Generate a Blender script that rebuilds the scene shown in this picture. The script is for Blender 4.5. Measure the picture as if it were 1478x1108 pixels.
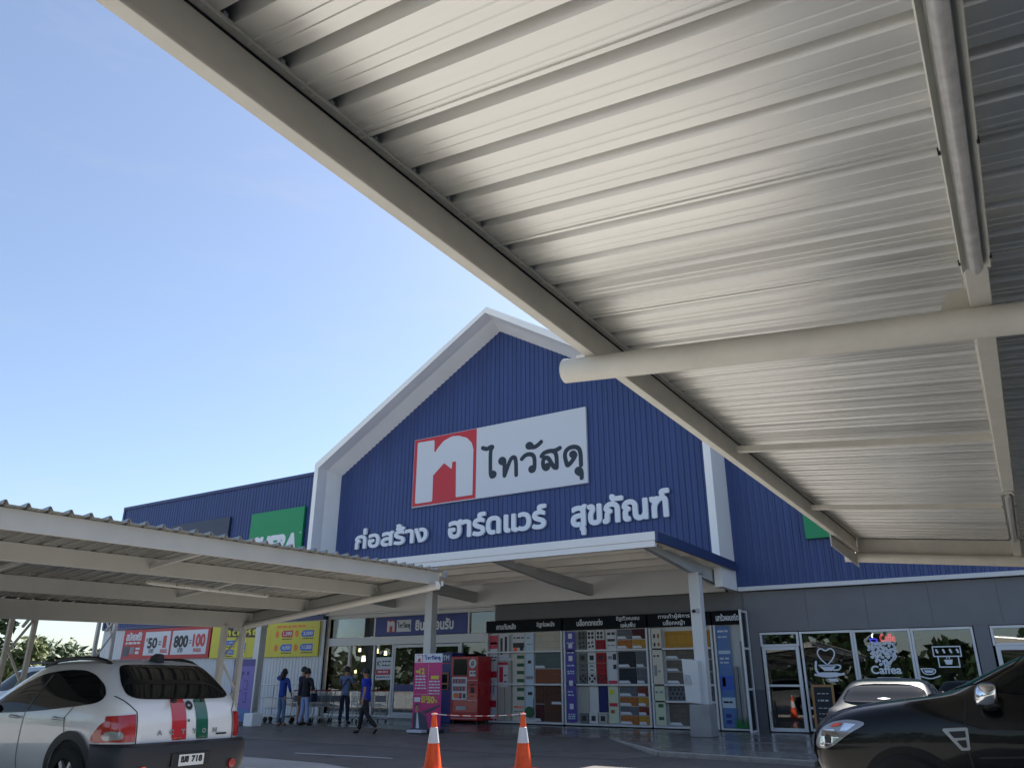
import bpy, bmesh, math, random
import numpy as np
from mathutils import Vector, Matrix
from mathutils.bvhtree import BVHTree

for o in list(bpy.data.objects):
    bpy.data.objects.remove(o)
SC = bpy.context.scene
COL = SC.collection
random.seed(7)
R = math.radians

# ------------------------------------------------------------------ camera
YAW, PITCH, ROLL, EYE = R(32.48), R(21.18), R(0.14), 1.3
fw = Vector((-math.sin(YAW) * math.cos(PITCH), math.cos(YAW) * math.cos(PITCH), math.sin(PITCH)))
rt = Vector((math.cos(YAW), math.sin(YAW), 0))
up = rt.cross(fw)
rt2 = math.cos(ROLL) * rt + math.sin(ROLL) * up
up2 = -math.sin(ROLL) * rt + math.cos(ROLL) * up
cam = bpy.data.objects.new('camera', bpy.data.cameras.new('camera'))
COL.objects.link(cam)
cam.matrix_world = Matrix(((rt2.x, up2.x, -fw.x, 0), (rt2.y, up2.y, -fw.y, 0), (rt2.z, up2.z, -fw.z, EYE), (0, 0, 0, 1)))
cam.data.sensor_width = 36
cam.data.lens = 1110 / 1478 * 36
cam.data.clip_start = 0.05
cam.data.clip_end = 3000
SC.camera = cam

# ------------------------------------------------------------------ sky and sun
SUN_EL, SUN_AZ = R(45.5), R(0)
W = bpy.data.worlds.new('World')
SC.world = W
W.use_nodes = True
nt = W.node_tree
nt.nodes.clear()
sky = nt.nodes.new('ShaderNodeTexSky')
sky.sky_type = 'NISHITA'
sky.sun_disc = False
sky.sun_elevation = SUN_EL
sky.sun_rotation = SUN_AZ
sky.air_density = 1.0
sky.dust_density = 0.95
sky.ozone_density = 3.6
bg = nt.nodes.new('ShaderNodeBackground')
bg.inputs['Strength'].default_value = 0.1
wo = nt.nodes.new('ShaderNodeOutputWorld')
tc = nt.nodes.new('ShaderNodeTexCoord')
mp = nt.nodes.new('ShaderNodeMapping')
mp.inputs['Scale'].default_value = (1.6, 1.6, 7.0)
cn = nt.nodes.new('ShaderNodeTexNoise')
cn.inputs['Scale'].default_value = 2.3
cn.inputs['Detail'].default_value = 8
cn.inputs['Roughness'].default_value = 0.62
cr = nt.nodes.new('ShaderNodeMapRange')
cr.inputs['From Min'].default_value = 0.52
cr.inputs['From Max'].default_value = 0.85
cr.inputs['To Min'].default_value = 0.13
cr.inputs['To Max'].default_value = 0.3
mx = nt.nodes.new('ShaderNodeMix')
mx.data_type = 'RGBA'
mx.inputs['B'].default_value = (3.8, 3.75, 3.8, 1)
nt.links.new(tc.outputs['Generated'], mp.inputs['Vector'])
nt.links.new(mp.outputs['Vector'], cn.inputs['Vector'])
nt.links.new(cn.outputs['Fac'], cr.inputs['Value'])
nt.links.new(cr.outputs['Result'], mx.inputs['Factor'])
nt.links.new(sky.outputs['Color'], mx.inputs['A'])
nt.links.new(mx.outputs['Result'], bg.inputs['Color'])
nt.links.new(bg.outputs['Background'], wo.inputs['Surface'])

sl = bpy.data.lights.new('sun', 'SUN')
sl.energy = 5.0
sl.angle = R(0.53)
sl.color = (1.0, 0.94, 0.85)
so = bpy.data.objects.new('sun', sl)
COL.objects.link(so)
sd = Vector((math.sin(SUN_AZ) * math.cos(SUN_EL), math.cos(SUN_AZ) * math.cos(SUN_EL), math.sin(SUN_EL)))
so.rotation_euler = sd.to_track_quat('Z', 'Y').to_euler()
so.location = sd * 60

SC.view_settings.view_transform = 'Standard'
SC.view_settings.look = 'None'
SC.view_settings.exposure = 1.05
SC.view_settings.gamma = 1
SC.cycles.use_denoising = True
SC.cycles.max_bounces = 8
SC.cycles.diffuse_bounces = 5
SC.cycles.glossy_bounces = 4
SC.cycles.transparent_max_bounces = 12
SC.cycles.caustics_reflective = False
SC.cycles.caustics_refractive = False


# ------------------------------------------------------------------ materials
def S(r, g, b):
    f = lambda c: (c / 255 / 12.92) if c <= 10 else ((c / 255 + 0.055) / 1.055) ** 2.4
    return (f(r), f(g), f(b))


MATS = {}


def mat(name, col, rough=0.5, metal=0.0, var=0.0, vs=3.0, bump=0.0, bs=60.0, emit=0.0, coat=0.0, stretch=None, rvar=0.0, spec=0.5, spots=0.0):
    if name in MATS:
        return MATS[name]
    m = bpy.data.materials.new(name)
    m.use_nodes = True
    n = m.node_tree.nodes
    l = m.node_tree.links
    b = n['Principled BSDF']
    b.inputs['Base Color'].default_value = (*col, 1)
    b.inputs['Roughness'].default_value = rough
    b.inputs['Metallic'].default_value = metal
    b.inputs['Specular IOR Level'].default_value = spec
    b.inputs['Coat Weight'].default_value = coat
    b.inputs['Coat Roughness'].default_value = 0.03
    if emit:
        b.inputs['Emission Color'].default_value = (*col, 1)
        b.inputs['Emission Strength'].default_value = emit
    if var or bump or rvar:
        g = n.new('ShaderNodeNewGeometry')
        mpn = n.new('ShaderNodeMapping')
        if stretch:
            mpn.inputs['Scale'].default_value = stretch
        l.new(g.outputs['Position'], mpn.inputs['Vector'])
    if var or rvar:
        t = n.new('ShaderNodeTexNoise')
        t.inputs['Scale'].default_value = vs
        t.inputs['Detail'].default_value = 6
        t.inputs['Roughness'].default_value = 0.6
        l.new(mpn.outputs['Vector'], t.inputs['Vector'])
    if var:
        r = n.new('ShaderNodeMapRange')
        r.inputs['From Min'].default_value = 0.25
        r.inputs['From Max'].default_value = 0.75
        r.inputs['To Min'].default_value = 1 - var
        r.inputs['To Max'].default_value = 1 + var
        l.new(t.outputs['Fac'], r.inputs['Value'])
        v = n.new('ShaderNodeVectorMath')
        v.operation = 'SCALE'
        v.inputs[0].default_value = col
        l.new(r.outputs['Result'], v.inputs['Scale'])
        l.new(v.outputs['Vector'], b.inputs['Base Color'])
        if spots:
            t3 = n.new('ShaderNodeTexNoise')
            t3.inputs['Scale'].default_value = 1.1
            t3.inputs['Detail'].default_value = 9
            t3.inputs['Roughness'].default_value = 0.7
            l.new(g.outputs['Position'], t3.inputs['Vector'])
            r3 = n.new('ShaderNodeMapRange')
            r3.inputs['From Min'].default_value = 0.56
            r3.inputs['From Max'].default_value = 0.66
            r3.inputs['To Min'].default_value = 1.0
            r3.inputs['To Max'].default_value = 1.0 - spots
            l.new(t3.outputs['Fac'], r3.inputs['Value'])
            v3 = n.new('ShaderNodeVectorMath')
            v3.operation = 'SCALE'
            l.new(v.outputs['Vector'], v3.inputs[0])
            l.new(r3.outputs['Result'], v3.inputs['Scale'])
            l.new(v3.outputs['Vector'], b.inputs['Base Color'])
    if rvar:
        r = n.new('ShaderNodeMapRange')
        r.inputs['From Min'].default_value = 0.3
        r.inputs['From Max'].default_value = 0.7
        r.inputs['To Min'].default_value = max(0.02, rough - rvar)
        r.inputs['To Max'].default_value = rough + rvar
        l.new(t.outputs['Fac'], r.inputs['Value'])
        l.new(r.outputs['Result'], b.inputs['Roughness'])
    if bump:
        t2 = n.new('ShaderNodeTexNoise')
        t2.inputs['Scale'].default_value = bs
        t2.inputs['Detail'].default_value = 4
        l.new(mpn.outputs['Vector'], t2.inputs['Vector'])
        bn = n.new('ShaderNodeBump')
        bn.inputs['Strength'].default_value = bump
        bn.inputs['Distance'].default_value = 0.01
        l.new(t2.outputs['Fac'], bn.inputs['Height'])
        l.new(bn.outputs['Normal'], b.inputs['Normal'])
    MATS[name] = m
    return m


def brick_mat(name, c1, c2, mortar, bw, bh, msize=0.006, rough=0.8, offset=0.5):
    m = bpy.data.materials.new(name)
    m.use_nodes = True
    n, l = m.node_tree.nodes, m.node_tree.links
    b = n['Principled BSDF']
    b.inputs['Roughness'].default_value = rough
    g = n.new('ShaderNodeNewGeometry')
    sp = n.new('ShaderNodeSeparateXYZ')
    cb = n.new('ShaderNodeCombineXYZ')
    l.new(g.outputs['Position'], sp.inputs[0])
    l.new(sp.outputs['X'], cb.inputs['X'])
    l.new(sp.outputs['Z'], cb.inputs['Y'])
    k = n.new('ShaderNodeTexBrick')
    k.offset = offset
    k.inputs['Color1'].default_value = (*c1, 1)
    k.inputs['Color2'].default_value = (*c2, 1)
    k.inputs['Mortar'].default_value = (*mortar, 1)
    k.inputs['Scale'].default_value = 1
    k.inputs['Mortar Size'].default_value = msize
    k.inputs['Brick Width'].default_value = bw
    k.inputs['Row Height'].default_value = bh
    l.new(cb.outputs[0], k.inputs['Vector'])
    l.new(k.outputs['Color'], b.inputs['Base Color'])
    MATS[name] = m
    return m


def glass_mat(name, tint, refl=0.12, rough=0.01):
    m = bpy.data.materials.new(name)
    m.use_nodes = True
    n, l = m.node_tree.nodes, m.node_tree.links
    n.clear()
    out = n.new('ShaderNodeOutputMaterial')
    tr = n.new('ShaderNodeBsdfTransparent')
    tr.inputs['Color'].default_value = (*tint, 1)
    gl = n.new('ShaderNodeBsdfGlossy')
    gl.inputs['Roughness'].default_value = rough
    gl.inputs['Color'].default_value = (1, 1, 1, 1)
    fr = n.new('ShaderNodeFresnel')
    fr.inputs['IOR'].default_value = 1.42
    ad = n.new('ShaderNodeMath')
    ad.operation = 'ADD'
    ad.use_clamp = True
    ad.inputs[1].default_value = refl
    l.new(fr.outputs['Fac'], ad.inputs[0])
    mxs = n.new('ShaderNodeMixShader')
    l.new(ad.outputs[0], mxs.inputs['Fac'])
    l.new(tr.outputs[0], mxs.inputs[1])
    l.new(gl.outputs[0], mxs.inputs[2])
    l.new(mxs.outputs[0], out.inputs['Surface'])
    MATS[name] = m
    return m


def road_mat():
    m = bpy.data.materials.new('road_concrete')
    m.use_nodes = True
    n, l = m.node_tree.nodes, m.node_tree.links
    b = n['Principled BSDF']
    g = n.new('ShaderNodeNewGeometry')
    t1 = n.new('ShaderNodeTexNoise')
    t1.inputs['Scale'].default_value = 0.45
    t1.inputs['Detail'].default_value = 9
    t1.inputs['Roughness'].default_value = 0.65
    t2 = n.new('ShaderNodeTexNoise')
    t2.inputs['Scale'].default_value = 90
    t2.inputs['Detail'].default_value = 3
    l.new(g.outputs['Position'], t1.inputs['Vector'])
    l.new(g.outputs['Position'], t2.inputs['Vector'])
    c = n.new('ShaderNodeValToRGB')
    c.color_ramp.elements[0].position = 0.3
    c.color_ramp.elements[0].color = (0.33, 0.32, 0.30, 1)
    c.color_ramp.elements[1].position = 0.7
    c.color_ramp.elements[1].color = (0.47, 0.46, 0.43, 1)
    l.new(t1.outputs['Fac'], c.inputs['Fac'])
    mm = n.new('ShaderNodeMix')
    mm.data_type = 'RGBA'
    mm.blend_type = 'OVERLAY'
    mm.inputs['Factor'].default_value = 0.35
    l.new(c.outputs['Color'], mm.inputs['A'])
    l.new(t2.outputs['Fac'], mm.inputs['B'])
    l.new(mm.outputs['Result'], b.inputs['Base Color'])
    b.inputs['Roughness'].default_value = 0.6
    bn = n.new('ShaderNodeBump')
    bn.inputs['Strength'].default_value = 0.25
    bn.inputs['Distance'].default_value = 0.01
    l.new(t2.outputs['Fac'], bn.inputs['Height'])
    l.new(bn.outputs['Normal'], b.inputs['Normal'])
    return m


def porch_mat():
    m = bpy.data.materials.new('porch_tile')
    m.use_nodes = True
    n, l = m.node_tree.nodes, m.node_tree.links
    b = n['Principled BSDF']
    g = n.new('ShaderNodeNewGeometry')
    k = n.new('ShaderNodeTexBrick')
    k.offset = 0
    k.inputs['Color1'].default_value = (0.13, 0.12, 0.115, 1)
    k.inputs['Color2'].default_value = (0.15, 0.142, 0.135, 1)
    k.inputs['Mortar'].default_value = (0.08, 0.08, 0.08, 1)
    k.inputs['Scale'].default_value = 1
    k.inputs['Mortar Size'].default_value = 0.004
    k.inputs['Brick Width'].default_value = 0.6
    k.inputs['Row Height'].default_value = 0.6
    l.new(g.outputs['Position'], k.inputs['Vector'])
    t1 = n.new('ShaderNodeTexNoise')
    t1.inputs['Scale'].default_value = 0.8
    t1.inputs['Detail'].default_value = 8
    l.new(g.outputs['Position'], t1.inputs['Vector'])
    mm = n.new('ShaderNodeMix')
    mm.data_type = 'RGBA'
    mm.blend_type = 'OVERLAY'
    mm.inputs['Factor'].default_value = 0.5
    l.new(k.outputs['Color'], mm.inputs['A'])
    l.new(t1.outputs['Fac'], mm.inputs['B'])
    l.new(mm.outputs['Result'], b.inputs['Base Color'])
    r = n.new('ShaderNodeMapRange')
    r.inputs['From Min'].default_value = 0.3
    r.inputs['From Max'].default_value = 0.7
    r.inputs['To Min'].default_value = 0.1
    r.inputs['To Max'].default_value = 0.34
    l.new(t1.outputs['Fac'], r.inputs['Value'])
    l.new(r.outputs['Result'], b.inputs['Roughness'])
    return m


M = lambda n: MATS[n]
mat('blue_cladding', (0.030, 0.057, 0.185), 0.42, 0, var=0.18, vs=0.9, stretch=(2.6, 2.6, 0.14))
mat('blue_trim', (0.03, 0.045, 0.14), 0.45)
mat('white_metal', (0.64, 0.65, 0.65), 0.45, var=0.05, vs=1.2)
mat('white_paint', (0.86, 0.86, 0.84), 0.55, var=0.04, vs=0.7)
mat('sign_white', (0.60, 0.625, 0.67), 0.4)
mat('letter_white', (0.72, 0.75, 0.80), 0.35)
mat('sign_red', S(190, 40, 50), 0.4)
mat('sign_dark', S(28, 38, 52), 0.4)
mat('grey_wall', (0.175, 0.178, 0.188), 0.8, var=0.07, vs=1.5, bump=0.08, bs=25)
mat('grey_plinth', (0.105, 0.11, 0.12), 0.8, var=0.08, vs=2)
mat('alu_white', (0.66, 0.67, 0.68), 0.4)
mat('black_board', (0.006, 0.008, 0.011), 0.6, spec=0.15)
mat('navy_sign', S(16, 42, 128), 0.35)
mat('green_sign', S(10, 140, 85), 0.4)
mat('charcoal_sign', S(50, 56, 78), 0.4)
mat('sheet_under', (0.82, 0.81, 0.775), 0.36, metal=0.58, var=0.1, vs=2.2, stretch=(0.15, 3.0, 1), rvar=0.08)
mat('sheet_shaded', (0.36, 0.355, 0.335), 0.3, metal=0.75, var=0.12, vs=2.2, stretch=(0.15, 3.0, 1), rvar=0.08)  # darker copy of the overhead sheet, the low roof's shade put into colour
mat('carport_paint', (0.70, 0.675, 0.605), 0.48, var=0.09, vs=5, bump=0.03, bs=40)
mat('carport_white', (0.44, 0.435, 0.41), 0.45, var=0.06, vs=3)
mat('galvanised', (0.52, 0.53, 0.54), 0.35, metal=0.75, var=0.12, vs=9)
mat('lamp_cover', (0.52, 0.51, 0.50), 0.3, var=0.22, vs=24)
mat('lamp_housing', (0.62, 0.62, 0.56), 0.35, metal=0.3, var=0.06, vs=8)
mat('dark_gap', (0.01, 0.01, 0.01), 0.9)
mat('chrome', (0.8, 0.8, 0.82), 0.08, metal=1)
mat('steel_wire', (0.55, 0.56, 0.58), 0.3, metal=0.9)
mat('tyre', (0.012, 0.012, 0.012), 0.85)
mat('black_plastic', (0.014, 0.015, 0.017), 0.55, bump=0.03, bs=120)
mat('grey_plastic', (0.22, 0.23, 0.25), 0.5)
mat('rubber', (0.02, 0.02, 0.02), 0.8)
mat('car_glass', (0.005, 0.007, 0.008), 0.04, spec=0.17)
mat('paint_white', (0.74, 0.745, 0.74), 0.28, coat=1.0, var=0.03, vs=2)
mat('paint_black', (0.003, 0.0035, 0.004), 0.25, coat=0.32, spec=0.18)
mat('paint_grey', (0.045, 0.05, 0.057), 0.35, coat=0.5)
mat('paint_silver', (0.48, 0.49, 0.5), 0.3, metal=0.3, coat=1.0)
mat('vent_trim', (0.33, 0.34, 0.35), 0.35, metal=0.7)
mat('lamp_red', S(165, 18, 22), 0.12, coat=1.0)
mat('lamp_clear', (0.30, 0.31, 0.33), 0.12, metal=0.5, coat=1.0)
mat('lamp_orange', S(215, 70, 20), 0.15, coat=1.0)
mat('stripe_red', S(185, 35, 38), 0.3, coat=1.0)
mat('stripe_green', S(10, 88, 62), 0.3, coat=1.0)
mat('plate_white', (0.75, 0.76, 0.76), 0.4)
mat('ink_black', (0.012, 0.012, 0.014), 0.5)
mat('cone_orange', S(250, 92, 34), 0.5, var=0.2, vs=14)
mat('cone_white', (0.74, 0.75, 0.78), 0.35)
mat('skin', S(176, 124, 96), 0.55)
mat('hair_black', (0.008, 0.007, 0.007), 0.55)
mat('shirt_blue', S(24, 58, 138), 0.8, var=0.15, vs=18)
mat('shirt_royal', S(22, 50, 170), 0.75, var=0.12, vs=18)
mat('shirt_black', (0.012, 0.012, 0.015), 0.85)
mat('shirt_navy', S(24, 30, 62), 0.85)
mat('shirt_greyblue', S(104, 118, 152), 0.85, var=0.1, vs=18)
mat('jeans_grey', S(88, 108, 136), 0.85, var=0.12, vs=14)
mat('jeans_light', S(138, 156, 196), 0.85, var=0.12, vs=14)
mat('shorts_tan', S(120, 88, 66), 0.85)
mat('trousers_black', (0.012, 0.013, 0.016), 0.8)
mat('trousers_navy', S(26, 34, 60), 0.85)
mat('shoe_black', (0.012, 0.012, 0.012), 0.5)
mat('shoe_white', (0.6, 0.6, 0.6), 0.6)
mat('sandal_tan', S(160, 130, 100), 0.6)
mat('vend_red', S(176, 22, 32), 0.3, coat=0.4)
mat('pink', S(190, 42, 112), 0.45)
mat('pink_dark', S(168, 30, 104), 0.45)
mat('purple', S(112, 100, 172), 0.45)
mat('purple_dark', S(64, 56, 128), 0.45)
mat('banner_blue', S(78, 116, 170), 0.45)
mat('yellow', S(206, 196, 58), 0.45)
mat('tag_blue', S(46, 92, 188), 0.4)
mat('tag_red', S(186, 30, 62), 0.4)
mat('banner_red', S(176, 34, 44), 0.45)
mat('orange_print', S(226, 120, 40), 0.45)
mat('atm_blue', S(28, 40, 112), 0.35)
mat('wood', S(150, 112, 70), 0.6, var=0.12, vs=6, stretch=(6, 6, 1))
mat('chalk_black', (0.02, 0.022, 0.026), 0.8)
mat('terracotta', S(158, 92, 62), 0.8, var=0.12, vs=6)
mat('concrete_base', (0.30, 0.30, 0.30), 0.8, var=0.15, vs=3, bump=0.1, bs=30)
mat('bark', (0.09, 0.07, 0.05), 0.9, var=0.2, vs=6)
mat('leaf_dark', (0.03, 0.058, 0.02), 0.6, var=0.35, vs=0.8)
mat('leaf_mid', (0.05, 0.085, 0.028), 0.6, var=0.35, vs=0.8)
mat('leaf_light', (0.10, 0.13, 0.035), 0.6, var=0.3, vs=0.8)
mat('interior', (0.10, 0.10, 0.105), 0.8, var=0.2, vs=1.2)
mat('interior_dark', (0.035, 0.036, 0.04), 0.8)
mat('interior_floor', (0.22, 0.22, 0.22), 0.25)
mat('warm_lamp', (1.0, 0.72, 0.38), 0.5, emit=5.0)
mat('cool_lamp', (0.9, 0.95, 1.0), 0.5, emit=4.0)
mat('neon_red', (1.0, 0.05, 0.06), 0.5, emit=0.8)
mat('neon_blue', (0.12, 0.1, 1.0), 0.5, emit=0.8)
mat('tape_white', (0.75, 0.72, 0.72), 0.5)
mat('tape_red', S(200, 50, 50), 0.5)
mat('sticker_white', (0.66, 0.70, 0.78), 0.6)
mat('sticker_dark', (0.25, 0.28, 0.36), 0.6)  # darker print tone of the window stickers
mat('shed_roof', (0.5, 0.51, 0.53), 0.6)
mat('shed_wall', (0.20, 0.21, 0.22), 0.8)
mat('trolley_red', S(150, 30, 36), 0.4)
mat('bin_grey', (0.42, 0.43, 0.44), 0.5, var=0.1, vs=4)
mat('grass_green', S(40, 120, 60), 0.7)
mat('ceiling_sheet', (0.88, 0.84, 0.76), 0.5, var=0.04, vs=1)
mat('ceiling_steel', (0.5, 0.51, 0.5), 0.5)
glass_mat('shop_glass', (0.6, 0.65, 0.67), 0.05)
brick_mat('tile_cream', S(196, 186, 166), S(184, 176, 160), S(160, 152, 138), 0.5, 0.2)
brick_mat('tile_green', S(86, 100, 98), S(96, 108, 106), S(76, 88, 88), 0.6, 0.15)
brick_mat('tile_terra', S(138, 82, 56), S(126, 76, 54), S(110, 72, 56), 0.4, 0.1)
brick_mat('tile_brown', S(96, 62, 44), S(84, 54, 40), S(70, 46, 36), 0.3, 0.08)
brick_mat('tile_wine', S(84, 36, 40), S(76, 32, 38), S(60, 30, 32), 0.3, 0.08)
brick_mat('tile_dark', S(40, 44, 52), S(46, 50, 58), S(30, 33, 38), 0.25, 0.12)
brick_mat('tile_grey', S(104, 106, 110), S(96, 98, 104), S(80, 82, 86), 0.25, 0.12)
brick_mat('tile_orange', S(172, 108, 54), S(160, 100, 52), S(120, 80, 48), 0.25, 0.12)
brick_mat('tile_gold', S(184, 138, 54), S(174, 130, 50), S(140, 104, 46), 0.3, 0.3)
brick_mat('tile_redbrown', S(124, 54, 42), S(114, 50, 40), S(90, 44, 38), 0.25, 0.12)
brick_mat('tile_taupe', S(108, 100, 90), S(100, 92, 84), S(84, 78, 72), 0.3, 0.15)
ROAD = road_mat()
PORCH = porch_mat()


# ------------------------------------------------------------------ mesh helpers
class MB:
    def __init__(self):
        self.v, self.f, self.m = [], [], []

    def add(self, vs, fs, m=0):
        b = len(self.v)
        self.v += [tuple(p) for p in vs]
        for f in fs:
            self.f.append(tuple(i + b for i in f))
            self.m.append(m)
        return self

    def box(self, x0, x1, y0, y1, z0, z1, m=0):
        vs = [(x0, y0, z0), (x1, y0, z0), (x1, y1, z0), (x0, y1, z0), (x0, y0, z1), (x1, y0, z1), (x1, y1, z1), (x0, y1, z1)]
        return self.add(vs, [(0, 3, 2, 1), (4, 5, 6, 7), (0, 1, 5, 4), (1, 2, 6, 5), (2, 3, 7, 6), (3, 0, 4, 7)], m)

    def bar(self, p0, p1, w, h, m=0, upv=(0, 0, 1)):
        p0, p1 = Vector(p0), Vector(p1)
        d = (p1 - p0).normalized()
        s = d.cross(Vector(upv))
        if s.length < 1e-5:
            s = Vector((1, 0, 0))
        s.normalize()
        u = s.cross(d)
        vs = []
        for p in (p0, p1):
            for a, b in ((-1, -1), (1, -1), (1, 1), (-1, 1)):
                vs.append(p + s * (a * w / 2) + u * (b * h / 2))
        return self.add(vs, [(0, 1, 2, 3), (7, 6, 5, 4), (0, 4, 5, 1), (1, 5, 6, 2), (2, 6, 7, 3), (3, 7, 4, 0)], m)

    def cyl(self, p0, p1, r0, r1=None, n=14, m=0, caps=True):
        r1 = r0 if r1 is None else r1
        p0, p1 = Vector(p0), Vector(p1)
        d = (p1 - p0).normalized()
        s = d.orthogonal().normalized()
        u = d.cross(s)
        vs = []
        for p, r in ((p0, r0), (p1, r1)):
            for i in range(n):
                a = 2 * math.pi * i / n
                vs.append(p + s * (r * math.cos(a)) + u * (r * math.sin(a)))
        fs = [(i, (i + 1) % n, n + (i + 1) % n, n + i) for i in range(n)]
        if caps:
            fs += [tuple(reversed(range(n))), tuple(range(n, 2 * n))]
        return self.add(vs, fs, m)

    def tube(self, pts, r, n=8, m=0):
        pts = [Vector(p) for p in pts]
        rr = r if isinstance(r, (list, tuple)) else [r] * len(pts)
        vs, fs = [], []
        prev = None
        for i, p in enumerate(pts):
            d = (pts[min(i + 1, len(pts) - 1)] - pts[max(i - 1, 0)]).normalized()
            s = d.orthogonal().normalized() if prev is None else (prev - d * prev.dot(d)).normalized()
            prev = s
            u = d.cross(s)
            for k in range(n):
                a = 2 * math.pi * k / n
                vs.append(p + s * (rr[i] * math.cos(a)) + u * (rr[i] * math.sin(a)))
        for i in range(len(pts) - 1):
            for k in range(n):
                fs.append((i * n + k, i * n + (k + 1) % n, (i + 1) * n + (k + 1) % n, (i + 1) * n + k))
        fs += [tuple(reversed(range(n))), tuple(range((len(pts) - 1) * n, len(pts) * n))]
        return self.add(vs, fs, m)

    def lathe(self, prof, c, n=24, m=0, axis='z'):
        vs, fs = [], []
        for r, h in prof:
            for i in range(n):
                a = 2 * math.pi * i / n
                vs.append((c[0] + r * math.cos(a), c[1] + r * math.sin(a), c[2] + h))
        for j in range(len(prof) - 1):
            for i in range(n):
                fs.append((j * n + i, j * n + (i + 1) % n, (j + 1) * n + (i + 1) % n, (j + 1) * n + i))
        fs += [tuple(reversed(range(n))), tuple(range((len(prof) - 1) * n, len(prof) * n))]
        return self.add(vs, fs, m)

    def prism(self, poly, a, b, place, m=0):
        """poly: 2D outline, place(u, v, t): 3D point; extruded from t = a to t = b"""
        n = len(poly)
        vs = [place(u, v, a) for u, v in poly] + [place(u, v, b) for u, v in poly]
        fs = [tuple(range(n)), tuple(reversed(range(n, 2 * n)))]
        fs += [(i, n + i, n + (i + 1) % n, (i + 1) % n) for i in range(n)]
        return self.add(vs, fs, m)

    def ball(self, c, rx, ry, rz, n=12, k=8, m=0):
        vs, fs = [], []
        for j in range(k + 1):
            t = math.pi * j / k
            for i in range(n):
                a = 2 * math.pi * i / n
                vs.append((c[0] + rx * math.sin(t) * math.cos(a), c[1] + ry * math.sin(t) * math.sin(a), c[2] + rz * math.cos(t)))
        for j in range(k):
            for i in range(n):
                fs.append((j * n + i, (j + 1) * n + i, (j + 1) * n + (i + 1) % n, j * n + (i + 1) % n))
        return self.add(vs, fs, m)

    def build(self, name, mats, parent=None, smooth=0, bevel=0, tidy=True, label=None):
        me = bpy.data.meshes.new(name)
        me.from_pydata(self.v, [], self.f)
        ml = mats if isinstance(mats, (list, tuple)) else [mats]
        for x in ml:
            me.materials.append(MATS[x] if isinstance(x, str) else x)
        me.polygons.foreach_set('material_index', self.m)
        if tidy:
            bm = bmesh.new()
            bm.from_mesh(me)
            bmesh.ops.remove_doubles(bm, verts=bm.verts, dist=1e-5)
            bmesh.ops.recalc_face_normals(bm, faces=bm.faces)
            bm.to_mesh(me)
            bm.free()
        if smooth:
            me.shade_smooth()
            me.set_sharp_from_angle(angle=R(smooth))
        me.update()
        o = bpy.data.objects.new(name, me)
        COL.objects.link(o)
        if bevel:
            b = o.modifiers.new('edge', 'BEVEL')
            b.width = bevel
            b.segments = 2
            b.limit_method = 'ANGLE'
        attach(o, parent)
        if label:
            o['label'] = label
        return o


def tag(o, label, cat, group=None):
    o['label'] = label
    o['category'] = cat
    if group:
        o['group'] = group
    return o


def thing(name, label, cat, loc, rz=0.0, group=None, own=False):
    o = bpy.data.objects.new(name, None)
    COL.objects.link(o)
    o.location = loc
    o.rotation_euler = (0, 0, rz)
    o.empty_display_size = 0.2
    if own:
        OWN.add(o.name)
    tag(o, label, cat, group)
    return o


OWN = set()


def attach(o, parent):
    if parent is None:
        return
    o.parent = parent
    if parent.type == 'EMPTY' and parent.name not in OWN:
        o.location = -parent.location


def copy_tree(o, parent=None):
    c = o.copy()
    COL.objects.link(c)
    if parent is not None:
        c.parent = parent
    for ch in list(o.children):
        copy_tree(ch, c)
    return c


# marching squares over a signed field (negative inside)
def msq(F, xs, ys, merge=True):
    ny, nx = F.shape
    vs, fs, rim = [], [], []
    cache = {}

    def P(k, x, y):
        if k not in cache:
            cache[k] = len(vs)
            vs.append((x, y))
        return cache[k]

    ins = F < 0
    for j in range(ny - 1):
        run = None
        for i in range(nx - 1):
            full = ins[j, i] and ins[j, i + 1] and ins[j + 1, i] and ins[j + 1, i + 1]
            if full and not merge:
                fs.append((P((i, j), xs[i], ys[j]), P((i + 1, j), xs[i + 1], ys[j]), P((i + 1, j + 1), xs[i + 1], ys[j + 1]), P((i, j + 1), xs[i], ys[j + 1])))
                continue
            if full:
                if run is None:
                    run = i
            if (not full or i == nx - 2) and run is not None:
                e = i if not full else i + 1
                row = [P((k, j), xs[k], ys[j]) for k in range(run, e + 1)] + [P((k, j + 1), xs[k], ys[j + 1]) for k in range(e, run - 1, -1)]
                fs.append(tuple(row))
                run = None
            if full or not (ins[j, i] or ins[j, i + 1] or ins[j + 1, i] or ins[j + 1, i + 1]):
                continue
            cs = [(i, j), (i + 1, j), (i + 1, j + 1), (i, j + 1)]
            poly, edge = [], []
            for a in range(4):
                (i0, j0), (i1, j1) = cs[a], cs[(a + 1) % 4]
                f0, f1 = F[j0, i0], F[j1, i1]
                if f0 < 0:
                    poly.append(P((i0, j0), xs[i0], ys[j0]))
                if (f0 < 0) != (f1 < 0):
                    t = f0 / (f0 - f1)
                    k = ((i0, j0), (i1, j1)) if (i0, j0) < (i1, j1) else ((i1, j1), (i0, j0))
                    q = P(k, xs[i0] + (xs[i1] - xs[i0]) * t, ys[j0] + (ys[j1] - ys[j0]) * t)
                    poly.append(q)
                    edge.append((q, f0 < 0))
            if len(poly) > 2:
                fs.append(tuple(poly))
                if len(edge) == 2:
                    a, b = (edge[0][0], edge[1][0]) if edge[0][1] else (edge[1][0], edge[0][0])
                    rim.append((a, b))
    return vs, fs, rim


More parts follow.
